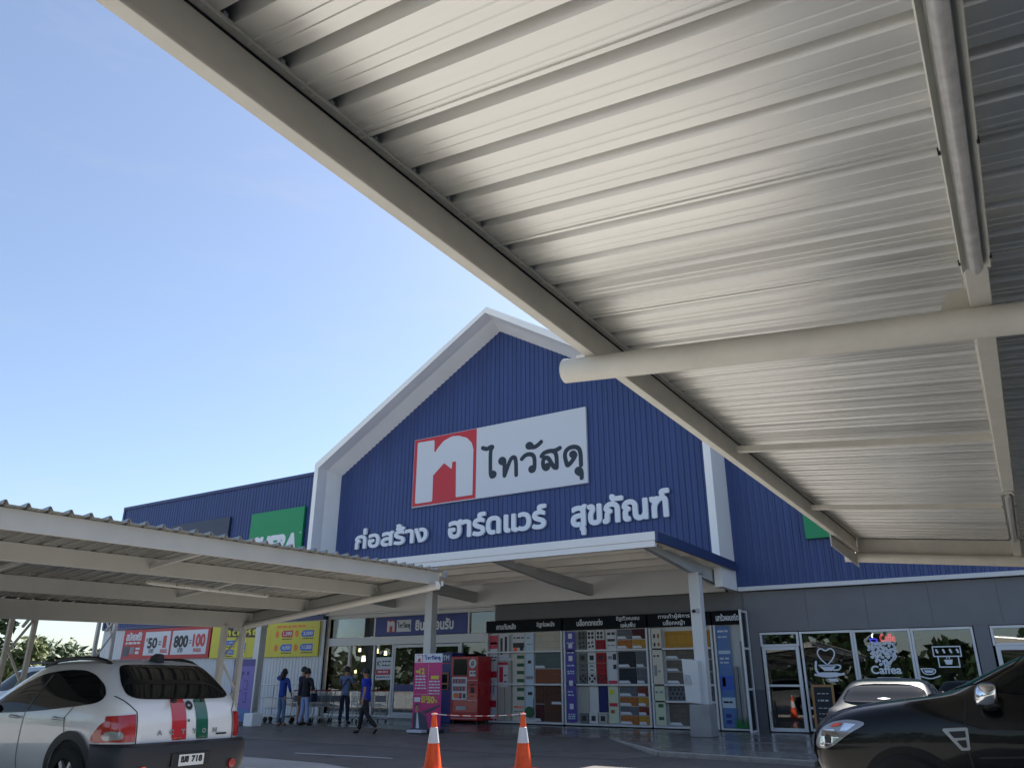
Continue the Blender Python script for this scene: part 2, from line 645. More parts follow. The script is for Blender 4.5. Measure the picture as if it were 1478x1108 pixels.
def seg_dist(X, Y, pts, closed=False):
    D = np.full(X.shape, 1e9)
    n = len(pts)
    for k in range(n if closed else n - 1):
        (x0, y0), (x1, y1) = pts[k], pts[(k + 1) % n]
        dx, dy = x1 - x0, y1 - y0
        L = dx * dx + dy * dy
        if L < 1e-12:
            continue
        t = np.clip(((X - x0) * dx + (Y - y0) * dy) / L, 0, 1)
        D = np.minimum(D, np.hypot(X - x0 - t * dx, Y - y0 - t * dy))
    return D


def poly_field(X, Y, polys, grow=0.0):
    """nonzero winding fill of closed outlines, grown by a distance"""
    Wn = np.zeros(X.shape, int)
    D = np.full(X.shape, 1e9)
    for pts in polys:
        n = len(pts)
        for k in range(n):
            (x0, y0), (x1, y1) = pts[k], pts[(k + 1) % n]
            c = (x1 - x0) * (Y - y0) - (X - x0) * (y1 - y0)
            Wn += ((y0 <= Y) & (y1 > Y) & (c > 0)).astype(int)
            Wn -= ((y0 > Y) & (y1 <= Y) & (c < 0)).astype(int)
        D = np.minimum(D, seg_dist(X, Y, pts, True))
    return np.where(Wn != 0, -D, D) - grow


def grid_for(x0, x1, y0, y1, h):
    xs = np.linspace(x0, x1, max(3, int((x1 - x0) / h) + 1))
    ys = np.linspace(y0, y1, max(3, int((y1 - y0) / h) + 1))
    X, Y = np.meshgrid(xs, ys)
    return xs, ys, X, Y


def raised(mb, vs, fs, rim, place, t0, t1, m=0):
    """flat shape as a raised letter between depth t0 (back) and t1 (front)"""
    n = len(vs)
    pts = [place(u, v, t1) for u, v in vs] + [place(u, v, t0) for u, v in vs]
    ff = list(fs) + [(a, b, n + b, n + a) for a, b in rim]
    mb.add(pts, ff, m)


def smooth_pts(pts, n=2):
    for _ in range(n):
        q = [pts[0]]
        for a, b in zip(pts[:-1], pts[1:]):
            q += [(a[0] * .75 + b[0] * .25, a[1] * .75 + b[1] * .25), (a[0] * .25 + b[0] * .75, a[1] * .25 + b[1] * .75)]
        q.append(pts[-1])
        pts = q
    return pts


# text: outlines of the built-in font
def font_polys(s):
    c = bpy.data.curves.new('lettering', 'FONT')
    c.body = s
    c.size = 1
    o = bpy.data.objects.new('lettering', c)
    COL.objects.link(o)
    dg = bpy.context.evaluated_depsgraph_get()
    cu = o.evaluated_get(dg).to_curve(dg)
    polys = []
    for sp in cu.splines:
        b = sp.bezier_points
        pts = []
        n = len(b)
        for i in range(n):
            p0, p1 = b[i], b[(i + 1) % n]
            a, h0, h1, d = p0.co, p0.handle_right, p1.handle_left, p1.co
            straight = (h0 - a).cross(d - a).length < 1e-5 and (h1 - a).cross(d - a).length < 1e-5
            for t in ((0,) if straight else (0, .2, .4, .6, .8)):
                q = (1 - t) ** 3 * a + 3 * t * (1 - t) ** 2 * h0 + 3 * t * t * (1 - t) * h1 + t ** 3 * d
                pts.append((q.x, q.y))
        if len(pts) > 2:
            polys.append(pts)
    o.evaluated_get(dg).to_curve_clear()
    bpy.data.objects.remove(o)
    bpy.data.curves.remove(c)
    return polys


def bounds(polys):
    x = [p[0] for q in polys for p in q]
    y = [p[1] for q in polys for p in q]
    return min(x), max(x), min(y), max(y)


class Plane:
    """a printed surface: origin, U right, V up, N out of the surface"""

    def __init__(s, O, U=(1, 0, 0), V=(0, 0, 1)):
        s.O, s.U, s.V = Vector(O), Vector(U).normalized(), Vector(V).normalized()
        s.N = s.U.cross(s.V)

    def __call__(s, u, v, t=0.0):
        return s.O + s.U * u + s.V * v + s.N * t

    def rect(s, mb, u0, u1, v0, v1, t=0.004, m=0):
        mb.add([s(u0, v0, t), s(u1, v0, t), s(u1, v1, t), s(u0, v1, t)], [(0, 1, 2, 3)], m)

    def slab(s, mb, u0, u1, v0, v1, t0, t1, m=0):
        mb.prism([(u0, v0), (u1, v0), (u1, v1), (u0, v1)], t0, t1, s, m)

    def poly(s, mb, pts, t=0.004, m=0):
        mb.add([s(u, v, t) for u, v in pts], [tuple(range(len(pts)))], m)

    def text(s, mb, txt, u0, u1, v0, v1, t=0.004, m=0, bold=0.0, depth=0.0, res=None, keep=False, slant=0.0):
        polys = font_polys(txt)
        if not polys:
            return
        a, b, c, d = bounds(polys)
        kx, ky = (u1 - u0) / (b - a), (v1 - v0) / (d - c)
        if keep:
            k = min(kx, ky)
            mu = (u0 + u1) / 2 - k * (b - a) / 2
            kx = ky = k
        else:
            mu = u0
        P2 = [[(mu + (x - a) * kx + slant * (y - c) * ky, v0 + (y - c) * ky) for x, y in q] for q in polys]
        g = bold * ky
        a, b, c, d = bounds(P2)
        h = res or max((d - c) / 34, 0.004)
        xs, ys, X, Y = grid_for(a - g - h * 2, b + g + h * 2, c - g - h * 2, d + g + h * 2, h)
        vs, fs, rim = msq(poly_field(X, Y, P2, g), xs, ys)
        if depth:
            raised(mb, vs, fs, rim, s, t, t + depth, m)
        else:
            mb.add([s(u, v, t) for u, v in vs], fs, m)

    def strokes(s, mb, strokes, w, t=0.004, m=0, depth=0.0, res=0.02, sm=2):
        st = [smooth_pts(list(q), sm) for q in strokes]
        x = [p[0] for q in st for p in q]
        y = [p[1] for q in st for p in q]
        xs, ys, X, Y = grid_for(min(x) - w, max(x) + w, min(y) - w, max(y) + w, res)
        F = np.full(X.shape, 1e9)
        for q in st:
            F = np.minimum(F, seg_dist(X, Y, q))
        vs, fs, rim = msq(F - w / 2, xs, ys)
        if depth:
            raised(mb, vs, fs, rim, s, t, t + depth, m)
        else:
            mb.add([s(u, v, t) for u, v in vs], fs, m)

    def dashes(s, mb, u0, u1, v, h, t=0.004, m=0, seed=1):
        """fine print too small to read in the photo: a row of little dashes"""
        rnd = random.Random(seed)
        u = u0
        while u < u1 - h:
            w = min(h * rnd.uniform(1.2, 4.0), u1 - u)
            s.rect(mb, u, u + w, v, v + h, t, m)
            u += w + h * rnd.uniform(0.5, 0.9)


def ground_z(x, y):
    if y > 19.2:
        return 0.0
    return max(-0.1, -0.1 * (19.2 - y) / 4.2)


def structure(o):
    o['kind'] = 'structure'
    return o


# ------------------------------------------------------------------ ground
b = MB()
b.add([(-400, -300, -0.1), (400, -300, -0.1), (400, 500, -0.1), (-400, 500, -0.1)], [(0, 1, 2, 3)])
structure(b.build('parking_ground', ROAD))
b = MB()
b.add([(-120, 12.0, -0.096), (-13.2, 11.55, -0.096), (-11.4, 11.45, -0.096), (-10.4, 11.1, -0.096), (-9.6, 10.4, -0.096), (60, 10.4, -0.096), (60, 19, -0.096), (-120, 19, -0.096)], [(0, 1, 2, 3, 4, 5, 6, 7)])  # same ground in darker colour, its edge painting the building's cast shadow
structure(b.build('shaded_ground', mat('ground_shade_tone', (0.100, 0.091, 0.083), 0.7, var=0.28, vs=0.7, bump=0.25, bs=110, spots=0.45)))
b = MB()
out = [(-44, 19.2), (-9.2, 19.2), (-6.75, 16.3), (-5.2, 16.15), (-3.6, 15.9), (-3.45, 18.9), (40, 18.9), (40, 24.3), (-44, 24.3)]
b.prism(out, -0.14, 0.0, lambda u, v, t: (u, v, t))
structure(b.build('porch_pavement', PORCH, bevel=0.015))
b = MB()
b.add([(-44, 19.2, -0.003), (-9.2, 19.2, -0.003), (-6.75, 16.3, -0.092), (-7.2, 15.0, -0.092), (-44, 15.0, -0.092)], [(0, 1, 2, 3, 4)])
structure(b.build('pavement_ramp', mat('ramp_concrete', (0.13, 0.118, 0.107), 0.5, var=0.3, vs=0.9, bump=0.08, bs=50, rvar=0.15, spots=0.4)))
b = MB()
kp = [(-9.25, 19.2), (-6.75, 16.25), (-5.2, 16.1), (-3.6, 15.85)]
for p, q in zip(kp[:-1], kp[1:]):
    b.bar((*p, -0.052), (*q, -0.052), 0.12, 0.10)
structure(b.build('kerb', mat('kerb_concrete', (0.33, 0.31, 0.28), 0.85, var=0.25, vs=7, bump=0.2, bs=30), bevel=0.012))
b = MB()
b.add([(-13.4, 12.55, -0.088), (-10.9, 12.75, -0.088), (-10.9, 12.86, -0.088), (-13.4, 12.66, -0.088)], [(0, 1, 2, 3)])
for y in (-1.6, 1.2, 4.0, 7.4, 10.0):
    b.add([(-12.6, y, -0.088), (-8.2, y, -0.088), (-8.2, y + .1, -0.088), (-12.6, y + .1, -0.088)], [(0, 1, 2, 3)])
structure(b.build('road_marking', mat('marking_white', (0.55, 0.55, 0.53), 0.7, var=0.25, vs=9)))

# ------------------------------------------------------------------ store building
YW = 24.0
PITCHR = 0.205


def cladding(mb, x0, x1, zb, zt, y, deep=0.028, pitch=PITCHR, m=0):
    """vertical rib cladding facing -y; zb and zt are functions of x"""
    xs = []
    x = x0
    while x < x1:
        for dx, dy in ((0, 0), (0.1, 0), (0.118, -deep), (0.165, -deep), (0.183, 0)):
            if x + dx < x1:
                xs.append((x + dx, y + dy))
        x += pitch
    xs.append((x1, y))
    vs, fs = [], []
    for px, py in xs:
        vs += [(px, py, zb(px)), (px, py, zt(px))]
    for i in range(len(xs) - 1):
        fs.append((2 * i, 2 * i + 2, 2 * i + 3, 2 * i + 1))
    mb.add(vs, fs, m)


store = thing('store_building', 'large blue clad store with a white framed gable over its entrance', 'building', (-16, 24, 0))
XC = -15.8
GL, GR = -24.25, -7.36
roofl = lambda x: 14.80 - abs(x - XC) * 0.592
b = MB()
cladding(b, GL, GR, lambda x: 4.2, lambda x: roofl(x), YW)
b.build('gable_wall', 'blue_cladding', store, tidy=False)
b = MB()
cladding(b, -40.4, GL - 0.05, lambda x: 3.86, lambda x: 10.05, YW)
w = b.build('wall', 'blue_cladding', store, tidy=False)
b = MB()
b.box(-40.5, GL - 0.05, YW - 0.08, YW + 0.3, 10.05, 10.2)
b.box(-40.52, -40.36, YW - 0.06, YW + 0.3, 3.8, 10.045)
b.build('wall_coping', 'blue_trim', w)
b = MB()
cladding(b, GR + 0.05, 34, lambda x: 4.0, lambda x: 10.05, YW)
w = b.build('wall', 'blue_cladding', store, tidy=False)
b = MB()
b.box(GR + 0.25, 34, YW - 0.08, YW + 0.3, 10.05, 10.2)
b.build('wall_coping', 'blue_trim', w)
b = MB()
b.box(-7.09, 34, YW - 0.1, YW + 0.05, 3.88, 4.0)
b.build('drip_trim', 'white_metal', w, bevel=0.006)
b = MB()
XO, XI = -15.62, -15.88


def frame_path(x, ap, sh, xl, xr):
    return [(xl, 3.9), (xl, sh), (x, ap), (xr, sh), (xr, 3.9)]


outer = frame_path(XO, 15.24, 10.06, -24.47, -7.13)
rows = [(22.62, outer), (22.62, frame_path(-15.68, 15.0, 9.86, GL, GR)), (23.25, frame_path(-15.78, 15.0, 9.90, GL - .09, GR + .09)), (24.02, frame_path(XI, 14.76, 9.76, GL + .05, GR - .05)), (24.25, frame_path(XI, 14.76, 9.76, GL + .05, GR - .05)), (24.25, outer)]
vs, fs = [], []
for y_, pth in rows:
    vs += [(u, y_, v) for u, v in pth]
nr_ = len(rows)
for r_ in range(nr_):
    r2 = (r_ + 1) % nr_
    for k in range(4):
        fs.append((r_ * 5 + k, r_ * 5 + k + 1, r2 * 5 + k + 1, r2 * 5 + k))
fs += [tuple(r_ * 5 for r_ in range(nr_)), tuple(r_ * 5 + 4 for r_ in reversed(range(nr_)))]
b.add(vs, fs)
b.build('gable_frame', 'white_paint', store)
b = MB()
b.box(GL + .13, GR - .13, 23.86, 24.0, 3.9, 4.74)
b.box(-24.46, -16.0, 23.99, 24.4, 3.86, 3.99)
b.build('entrance_beam', 'white_paint', store)
# roof volume behind the facade
b = MB()
b.box(-40.4, 34, YW + .31, 70, 9.9, 10.05)
b.prism([(-24.4, 10.06), (XC, 15.0), (-7.2, 10.06)], YW + 0.21, 60, lambda u, v, t: (u, t, v))
b.build('roof', 'galvanised', store)
b = MB()
b.box(-40.4, -40.1, YW + .05, 70, 0, 9.88)
b.box(33.7, 34, YW + .05, 70, 0, 9.88)
b.box(-40.4, 34, 70.02, 70.3, 0, 9.88)
b.build('side_wall', 'blue_trim', store)
# white ribbed lower wall on the left
b = MB()
cladding(b, -40.4, -24.42, lambda x: 0.0, lambda x: 3.72, YW + .02, 0.02, 0.19)
b.build('lower_wall', mat('white_ribbed', (0.60, 0.62, 0.64), 0.45, var=0.06, vs=1.5, stretch=(1, 1, .3)), store, tidy=False)
b = MB()
b.box(-40.4, -24.46, 23.9, 24.3, 3.73, 3.85)
b.build('drip_trim', 'blue_trim', store)
# grey base walls
b = MB()
b.box(-16.05, -7.0, 24.12, 24.4, 0, 3.9)
b.box(-7.0, -6.64, 24.06, 24.4, 1.12, 3.86)
b.box(-5.52, -1.12 + .34, 24.06, 24.4, 2.7, 3.86)
b.box(-6.64, -5.52, 24.06, 24.4, 2.7, 3.86)
b.box(-1.1, -0.76, 24.06, 24.4, 0, 2.698)
b.box(-0.78, 34, 24.06, 24.4, 2.7, 3.86)
b.box(3.2, 34, 24.06, 24.4, 0, 2.698)
b.build('grey_wall', 'grey_wall', store, bevel=0.004)
b = MB()
for x in (-5.2, -3.6, -2.0, -.4, 1.2, 2.8):
    b.box(x, x + .007, 24.054, 24.07, 2.74, 3.84)
b.build('panel_joint', 'grey_plinth', store)
b = MB()
b.box(-7.0, -6.64, 24.05, 24.4, 0, 1.12)
b.build('wall_plinth', 'grey_plinth', store)
# interiors
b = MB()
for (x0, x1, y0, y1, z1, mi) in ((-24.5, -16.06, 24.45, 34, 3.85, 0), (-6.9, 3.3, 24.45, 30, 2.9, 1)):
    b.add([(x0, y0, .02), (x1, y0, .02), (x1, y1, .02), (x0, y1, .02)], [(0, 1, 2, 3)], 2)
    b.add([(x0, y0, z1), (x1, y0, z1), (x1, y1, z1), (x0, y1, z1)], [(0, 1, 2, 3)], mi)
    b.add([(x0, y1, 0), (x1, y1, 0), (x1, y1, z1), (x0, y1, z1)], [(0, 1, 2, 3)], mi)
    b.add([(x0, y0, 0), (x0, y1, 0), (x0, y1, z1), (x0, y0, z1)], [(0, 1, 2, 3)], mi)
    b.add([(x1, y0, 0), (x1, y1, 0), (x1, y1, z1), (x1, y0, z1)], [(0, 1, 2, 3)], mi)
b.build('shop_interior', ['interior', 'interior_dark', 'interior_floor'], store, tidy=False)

# entrance glazing
YG = 24.25
ent = MB()


def frame_bar(mb, x0, x1, z0, z1, y=YG, d=0.07):
    mb.box(x0, x1, y - d, y + d, z0, z1)


frame_bar(ent, -24.52, -24.40, 0.05, 3.86)
frame_bar(ent, -24.398, -16.08, 3.72, 3.86)
frame_bar(ent, -24.398, -16.08, 2.66, 2.97)
frame_bar(ent, -24.398, -16.08, 0.05, 0.13)
for x in (-21.86, -17.27, -16.08):
    frame_bar(ent, x - .04, x + .04, 2.972, 3.718)
for x in (-23.14, -21.82, -20.85, -17.6, -16.1):
    frame_bar(ent, x - .045, x + .045, 0.132, 2.658)
eg = ent.build('entrance_frame', 'alu_white', store, bevel=0.006)
b = MB()
b.box(-24.5, -16.07, 23.9, 24.42, 0.0, 0.05)
b.build('threshold', 'concrete_base', store)
for x0, x1, z0, z1 in ((-24.36, -23.19, .14, 2.65), (-23.09, -21.87, .14, 2.65), (-21.77, -20.9, .14, 2.65), (-24.36, -21.91, 2.98, 3.71), (-17.22, -16.13, 2.98, 3.71), (-17.55, -16.15, .14, 2.65)):
    q = MB()
    q.box(x0, x1, YG - .006, YG + .006, z0, z1)
    q.build('window_pane', 'shop_glass', eg)
for x0, x1, yy in ((-20.8, -19.2, YG - .02), (-19.2, -17.66, YG - .02)):
    d = MB()
    d.box(x0, x0 + .07, yy - .03, yy + .03, .14, 2.64)
    d.box(x1 - .07, x1, yy - .03, yy + .03, .14, 2.64)
    d.box(x0 + .07, x1 - .07, yy - .03, yy + .03, 2.54, 2.64)
    d.box(x0 + .07, x1 - .07, yy - .03, yy + .03, .14, .24)
    dd = d.build('sliding_door', 'alu_white', store, bevel=0.004)
    q = MB()
    q.box(x0 + .071, x1 - .071, yy - .006, yy + .006, .241, 2.539)
    q.build('pane', 'shop_glass', dd)
    q = MB()
    q.box(x0 + .071, x1 - .071, yy - .02, yy - .012, .98, 1.22)
    q.build('safety_band', 'atm_blue', dd)

# cafe door and windows
def window(x0, x1, z0, z1, y, name='window', fr=0.06, bars=()):
    mb = MB()
    mb.box(x0, x0 + fr, y - .05, y + .05, z0, z1)
    mb.box(x1 - fr, x1, y - .05, y + .05, z0, z1)
    mb.box(x0 + fr, x1 - fr, y - .05, y + .05, z1 - fr, z1)
    mb.box(x0 + fr, x1 - fr, y - .05, y + .05, z0, z0 + fr)
    for z in bars:
        mb.box(x0 + fr, x1 - fr, y - .045, y + .045, z, z + .06)
    o = mb.build(name, 'alu_white', store, bevel=0.004)
    q = MB()
    q.box(x0 + fr + .001, x1 - fr - .001, y - .006, y + .006, z0 + fr + .001, z1 - fr - .001)
    q.build('pane', 'shop_glass', o)
    return o


YC = 24.12
for x0, x1 in ((-5.50, -4.07), (-4.06, -2.61), (-2.60, -1.13)):
    window(x0, x1, 0.06, 2.68, YC, bars=(0.62,))
window(-6.63, -5.53, 2.29, 2.68, YC)
dr = window(-6.60, -5.56, 0.03, 2.28, YC - .01, name='door', fr=0.09, bars=(1.2,))
q = MB()
q.tube([(-6.5, YC - .14, .1), (-6.5, YC - .14, 1.75)], .018)
for z in (.35, 1.5):
    q.tube([(-6.5, YC - .14, z), (-6.5, YC - .05, z)], .012)
q.build('handle', 'chrome', dr, smooth=40)
window(-0.74, 1.2, 2.2, 2.68, YC)
window(-0.70, 1.16, 0.03, 2.19, YC, name='door', fr=0.1)
window(1.25, 3.15, 0.06, 2.68, YC)

# ------------------------------------------------------------------ entrance canopy
can = thing('entrance_canopy', 'flat white canopy on square posts over the store entrance', 'canopy', (-16, 21.2, 0))
b = MB()
b.box(-25.3, -7.1, 17.74, 23.85, 4.66, 4.71)
b.build('roof_sheet', 'ceiling_sheet', can)
b = MB()
b.box(-25.3, -7.1, 17.6, 17.735, 4.51, 4.72)
b.box(-25.28, -7.12, 17.625, 17.735, 4.36, 4.508)
b.build('fascia', mat('fascia_white', (0.78, 0.79, 0.8), .4), can, bevel=0.006)
b = MB()
b.box(-7.098, -7.02, 17.6, 23.8, 4.47, 4.73)
b.build('edge_trim', 'blue_trim', can, bevel=0.006)
for y in (18.9, 20.1, 21.5, 22.5):
    q = MB()
    q.box(-25.2, -7.13, y - .04, y + .04, 4.47, 4.658)
    q.build('purlin', 'ceiling_sheet', can)
for x in (-7.5, -12.0, -16.7, -20.6, -25.0):
    q = MB()
    q.prism([(17.8, 4.40), (21.2, 4.12), (23.8, 4.0), (23.8, 4.36), (21.2, 4.49), (17.8, 4.52)], x - .08, x + .08, lambda u, v, t: (t, u, v))
    q.build('beam', 'ceiling_steel', can, bevel=0.004)
for x in (-7.45, -16.7, -25.0):
    q = MB()
    q.box(x - .15, x + .15, 21.05, 21.35, 0.0, 4.12)
    col_o = q.build('post', 'white_metal', can, bevel=0.012)
    q = MB()
    q.box(x - .19, x + .19, 21.01, 21.39, 4.1, 4.14)
    q.build('cap_plate', 'galvanised', col_o)
q = MB()
q.prism([(-.29, -.29), (.29, -.29), (.29, .29), (-.29, .29)], 0, .78, lambda u, v, t: (-7.5 + u * (1 - t * .12), 21.12 + v * (1 - t * .12), t))
q.build('post_footing', 'concrete_base', can, bevel=0.02)


# ------------------------------------------------------------------ carports
def carport(name, label, eave, sgn, yA, yB, zroof, purl, rafters, braces, cols, xin, paint, rib=0.21, rib_h=0.056, wing=None, sheet='sheet_under'):
    """roof falls from the eave at x = eave towards x = xin; sgn: direction of the fall. zroof(x, y)"""
    t = thing(name, label, 'carport', (cols[0][0], cols[0][1], -0.1))
    # ribbed roof sheet, ribs across (along x)
    mb = MB()
    prof = []
    y = yA
    k = 0
    while y < yB:
        sec_ = [(0, 0), (.012, 0), (.030, .0), (.033, -.004), (.039, -.004), (.042, 0), (.072, 0), (.075, -.004), (.081, -.004), (.084, 0), (.118, 0), (.126, rib_h), (.144, rib_h), (.172, 0), (.2, 0)]
        if k % 4 == 1:
            sec_[10:11] = [(.098, 0), (.0985, -.006), (.108, -.007), (.1085, 0), (.118, 0)]
        k += 1
        for dy, dz in sec_:
            if y + dy < yB:
                prof.append((y + dy, dz))
        y += rib
    prof.append((yB, 0))
    x_out = eave - sgn * 0.10
    xs = [x_out] + [x_out + (xin - x_out) * i / 6 for i in range(1, 7)]
    vs, fs = [], []
    n = len(prof)
    for x in xs:
        for py, dz in prof:
            vs.append((x, py, zroof(x, py) + dz))
    for i in range(len(xs) - 1):
        for j in range(n - 1):
            fs.append((i * n + j, i * n + j + 1, (i + 1) * n + j + 1, (i + 1) * n + j))
    mb.add(vs, fs)
    sh = mb.build('roof_sheet', sheet, t, tidy=False)
    so_ = sh.modifiers.new('gauge', 'SOLIDIFY')
    so_.thickness = 0.003
    so_.offset = 1
    # dark foam closures in the ribs above the eave beam
    BH = 0.205

    def channel(mb, x, ya, yb, flip, w=.07):
        """C-shaped channel along y with its open side towards flip"""
        N = 4
        ys = [ya + (yb - ya) * i / N for i in range(N + 1)]
        tk = .006
        sec = [(0, 0), (w, 0), (w, .018), (w - tk, .018), (w - tk, tk), (tk, tk), (tk, BH - tk), (w - tk, BH - tk), (w - tk, BH - .018), (w, BH - .018), (w, BH), (0, BH)]
        vs, fs = [], []
        L = len(sec)
        for yy in ys:
            base = zroof(x, yy) - BH - .003
            for dx, dz in sec:
                vs.append((x + flip * dx, yy, base + dz))
        for i in range(N):
            for j in range(L):
                fs.append((i * L + j, i * L + (j + 1) % L, (i + 1) * L + (j + 1) % L, (i + 1) * L + j))
        fs += [(0, 1, 2, 3, 4, 5, 6, 7, 8, 9, 10, 11)[::-1], tuple(range(N * L, N * L + L))]
        mb.add(vs, fs)

    mb = MB()
    channel(mb, eave, yA, yB, sgn, w=.052)
    mb.build('eave_beam', paint, t, bevel=0.003)
    for x in purl:
        mb = MB()
        channel(mb, x - sgn * .035, yA + .05, yB - .1, sgn, w=.075)
        mb.build('purlin', paint, t, bevel=0.003)
    mb = MB()
    p0 = (eave + sgn * .012, yB - .035, zroof(eave, yB) - BH / 2 - .01)
    p1 = (xin, yB - .035, zroof(xin, yB) - BH / 2 - .01)
    mb.bar(p0, p1, .05, BH - .01)
    mb.build('end_beam', paint, t, bevel=0.004)
    for yr in rafters:
        mb = MB()
        x0, x1 = eave - sgn * .14, xin
        mb.cyl((x0, yr, zroof(x0, yr) - BH - .055), (x1, yr, zroof(x1, yr) - BH - .055), .064, n=24)
        mb.build('rafter_tube', paint, t, smooth=40)
        for x in purl:
            mb = MB()
            zz = zroof(x, yr) - BH
            mb.prism([(-.12, -.01), (.12, -.01), (.05, .12), (-.05, .12)], -.004, .004, lambda u, v, d: (x + u - sgn * .05, yr + .045 + d, zz + v))
            mb.build('gusset', paint, t)
    for yb_, xa, xb in braces:
        mb = MB()
        mb.bar((xa, yb_, zroof(xa, yb_) - .12), (xb, yb_, zroof(xb, yb_) - .12), .045, .045)
        mb.build('brace', paint, t)
    for cx, cy in cols:
        ztop = zroof(cx, cy) - BH - .06
        for dy in (-.21, .21):
            mb = MB()
            mb.bar((cx, cy + dy, -.1), (cx, cy + dy, ztop), .09, .09, upv=(1, 0, 0))
            mb.build('post', paint, t, bevel=0.005)
        mb = MB()
        z = .2
        k = 0
        while z < ztop - .4:
            s2 = 1 if k % 2 else -1
            mb.bar((cx, cy - s2 * .165, z), (cx, cy + s2 * .165, z + .42), .03, .03, upv=(1, 0, 0))
            z += .5
            k += 1
        mb.build('lacing_bar', paint, t)
    if wing:
        xw, zw = wing
        mb = MB()
        vs, fs = [], []
        for x in (xin, xw):
            for py, dz in prof:
                f = (x - xin) / (xw - xin)
                vs.append((x, py, zroof(xin, py) + dz + f * zw))
        for j in range(n - 1):
            fs.append((j, j + 1, n + j + 1, n + j))
        mb.add(vs, fs)
        mb.build('roof_sheet', sheet, t, tidy=False)
    return t


zn = lambda x, y: 3.065 - 0.105 * (x + 1.63)
near = carport('carport', 'grey ribbed metal carport roof overhead with a round tube rafter', -1.63, 1, -8.0, 10.95, zn,
               (0.10, 1.8), (-4.2, 3.3, 10.82), ((5.62, -1.56, .1), (8.05, -1.56, .1)), ((3.2, 3.3), (3.2, -4.2), (3.2, 10.5)), 3.3, 'carport_paint', wing=(8.2, .5))  # right wing and rear run are unseen, added to darken the bounce light
b = MB()
b.prism([(9.3, 2.74), (10.97, 2.70), (10.97, 3.06), (9.3, 3.06)], -1.655, -1.64, lambda u, v, t: (t, u, v))
b.build('corner_plate', 'carport_white', near, bevel=0.003)
b = MB()
for yr in (3.3,):
    b.prism([(3.27, 2.83), (3.35, 2.83), (3.37, 2.868), (3.25, 2.868)], -1.68, -1.63, lambda u, v, t: (t, u, v))
b.build('tube_bracket', 'galvanised', near)
b = MB()
b.box(-1.628, -1.618, -7.9, 10.9, 3.05, 3.118)
b.build('rib_closure', 'dark_gap', near)
b = MB()
y = -8.0
while y < 10.8:
    b.box(-1.579, -1.572, y + .13, y + .146, 3.056, 3.068)
    y += .21
b.build('sheet_clip', 'bin_grey', near)

zl = lambda x, y: 2.86 + 0.0225 * (y - 3.5) + 0.105 * (x + 8.05)
left = carport('carport', 'low white carport roof sheltering the white car with red and green stripes', -8.05, -1, -2.5, 10.42, zl,
               (-9.35, -11.0), (-1.5, 10.2), ((6.0, -8.1, -9.3), (7.6, -9.4, -11.0), (4.6, -9.4, -11.0)), ((-12.5, 9.95), (-12.5, 2.2)), -12.75, 'carport_white', rib_h=.04, sheet='sheet_shaded',
               wing=(-17.3, .46))
b = MB()
b.bar((-12.55, -2.4, zl(-12.55, -2.4) - .15), (-12.55, 10.35, zl(-12.55, 10.35) - .15), .12, .28)
b.build('valley_beam', 'carport_white', left, bevel=.004)
b = MB()
b.prism([(-.1, 0), (.1, 0), (.1, .11), (-.1, .05)], 10.44, 10.5, lambda u, v, t: (-8.05 + u, t, 2.92 + v))
b.cyl((-8.0, 10.42, 2.86), (-8.0, 10.42, 2.78), .03)
b.build('gutter_outlet', 'galvanised', left)


# fluorescent lamps under the carports
def batten(x, y0, y1, z, label, own=None):
    t = thing('batten_light', label, 'lamp', (x, (y0 + y1) / 2, z), group='tube lights under the carports')
    mb = MB()
    mb.prism([(-.046, -.012), (-.03, .02), (.03, .02), (.046, -.012), (.042, -.014), (.026, .0), (-.026, .0), (-.042, -.014)], y0, y1, lambda u, v, d: (x + u, d, z + v))
    mb.build('reflector', 'lamp_housing', t)
    mb = MB()
    mb.tube([(x, y0 + .0, z - .016), (x, y0 + .03, z - .016), (x, y1 - .03, z - .016), (x, y1, z - .016)], [.014, .022, .022, .014], n=18)
    mb.build('cover', 'lamp_cover', t, smooth=60)
    mb = MB()
    for s in (-1, 1):
        for f in (.2, .55, .95):
            yy = y0 + (y1 - y0) * f
            mb.box(x + s * .043, x + s * .05, yy, yy + .016, z - .016, z + .0)
    mb.build('clip', 'black_plastic', t)
    return t


pz = lambda x, y: zn(x, y) - .205
batten(.1, 1.1, 2.86, pz(.1, 0) - .022, 'long stained tube light under the overhead carport rafter')
batten(.09, 6.95, 9.3, pz(.1, 0) - .022, 'tube light at the far end of the overhead carport')
t = batten(-10.1, 6.5, 8.6, zl(-10.1, 7.4) - .15, 'tube light slung between purlins of the low carport')

exec_later = []

# ------------------------------------------------------------------ signs on the store
YS = YW - 0.14
P = Plane((0, YS, 0))


def emblem(mb, pl, x0, x1, z0, z1, t, mr, mw):
    """red square with the white arch and the little house cut out of it"""
    pl.rect(mb, x0, x1, z0, z1, t, mr)
    w, h = x1 - x0, z1 - z0
    pts = [(.05, .96), (.33, .95), (.335, .74), (.385, .815), (.48, .91), (.61, .955), (.72, .945), (.85, .89), (.93, .8), (.955, .70), (.955, .05), (.70, .05), (.69, .57), (.63, .57), (.625, .465), (.50, .575), (.33, .42), (.33, .04), (.05, .04)]
    pl_pts = [(x0 + a * w, z0 + c * h) for a, c in pts]
    xs, ys, X, Y = grid_for(x0, x1, z0, z1, w / 60)
    vs, fs, rim = msq(poly_field(X, Y, [pl_pts], 0), xs, ys)
    mb.add([pl(u, v, t + .006) for u, v in vs], fs, mw)


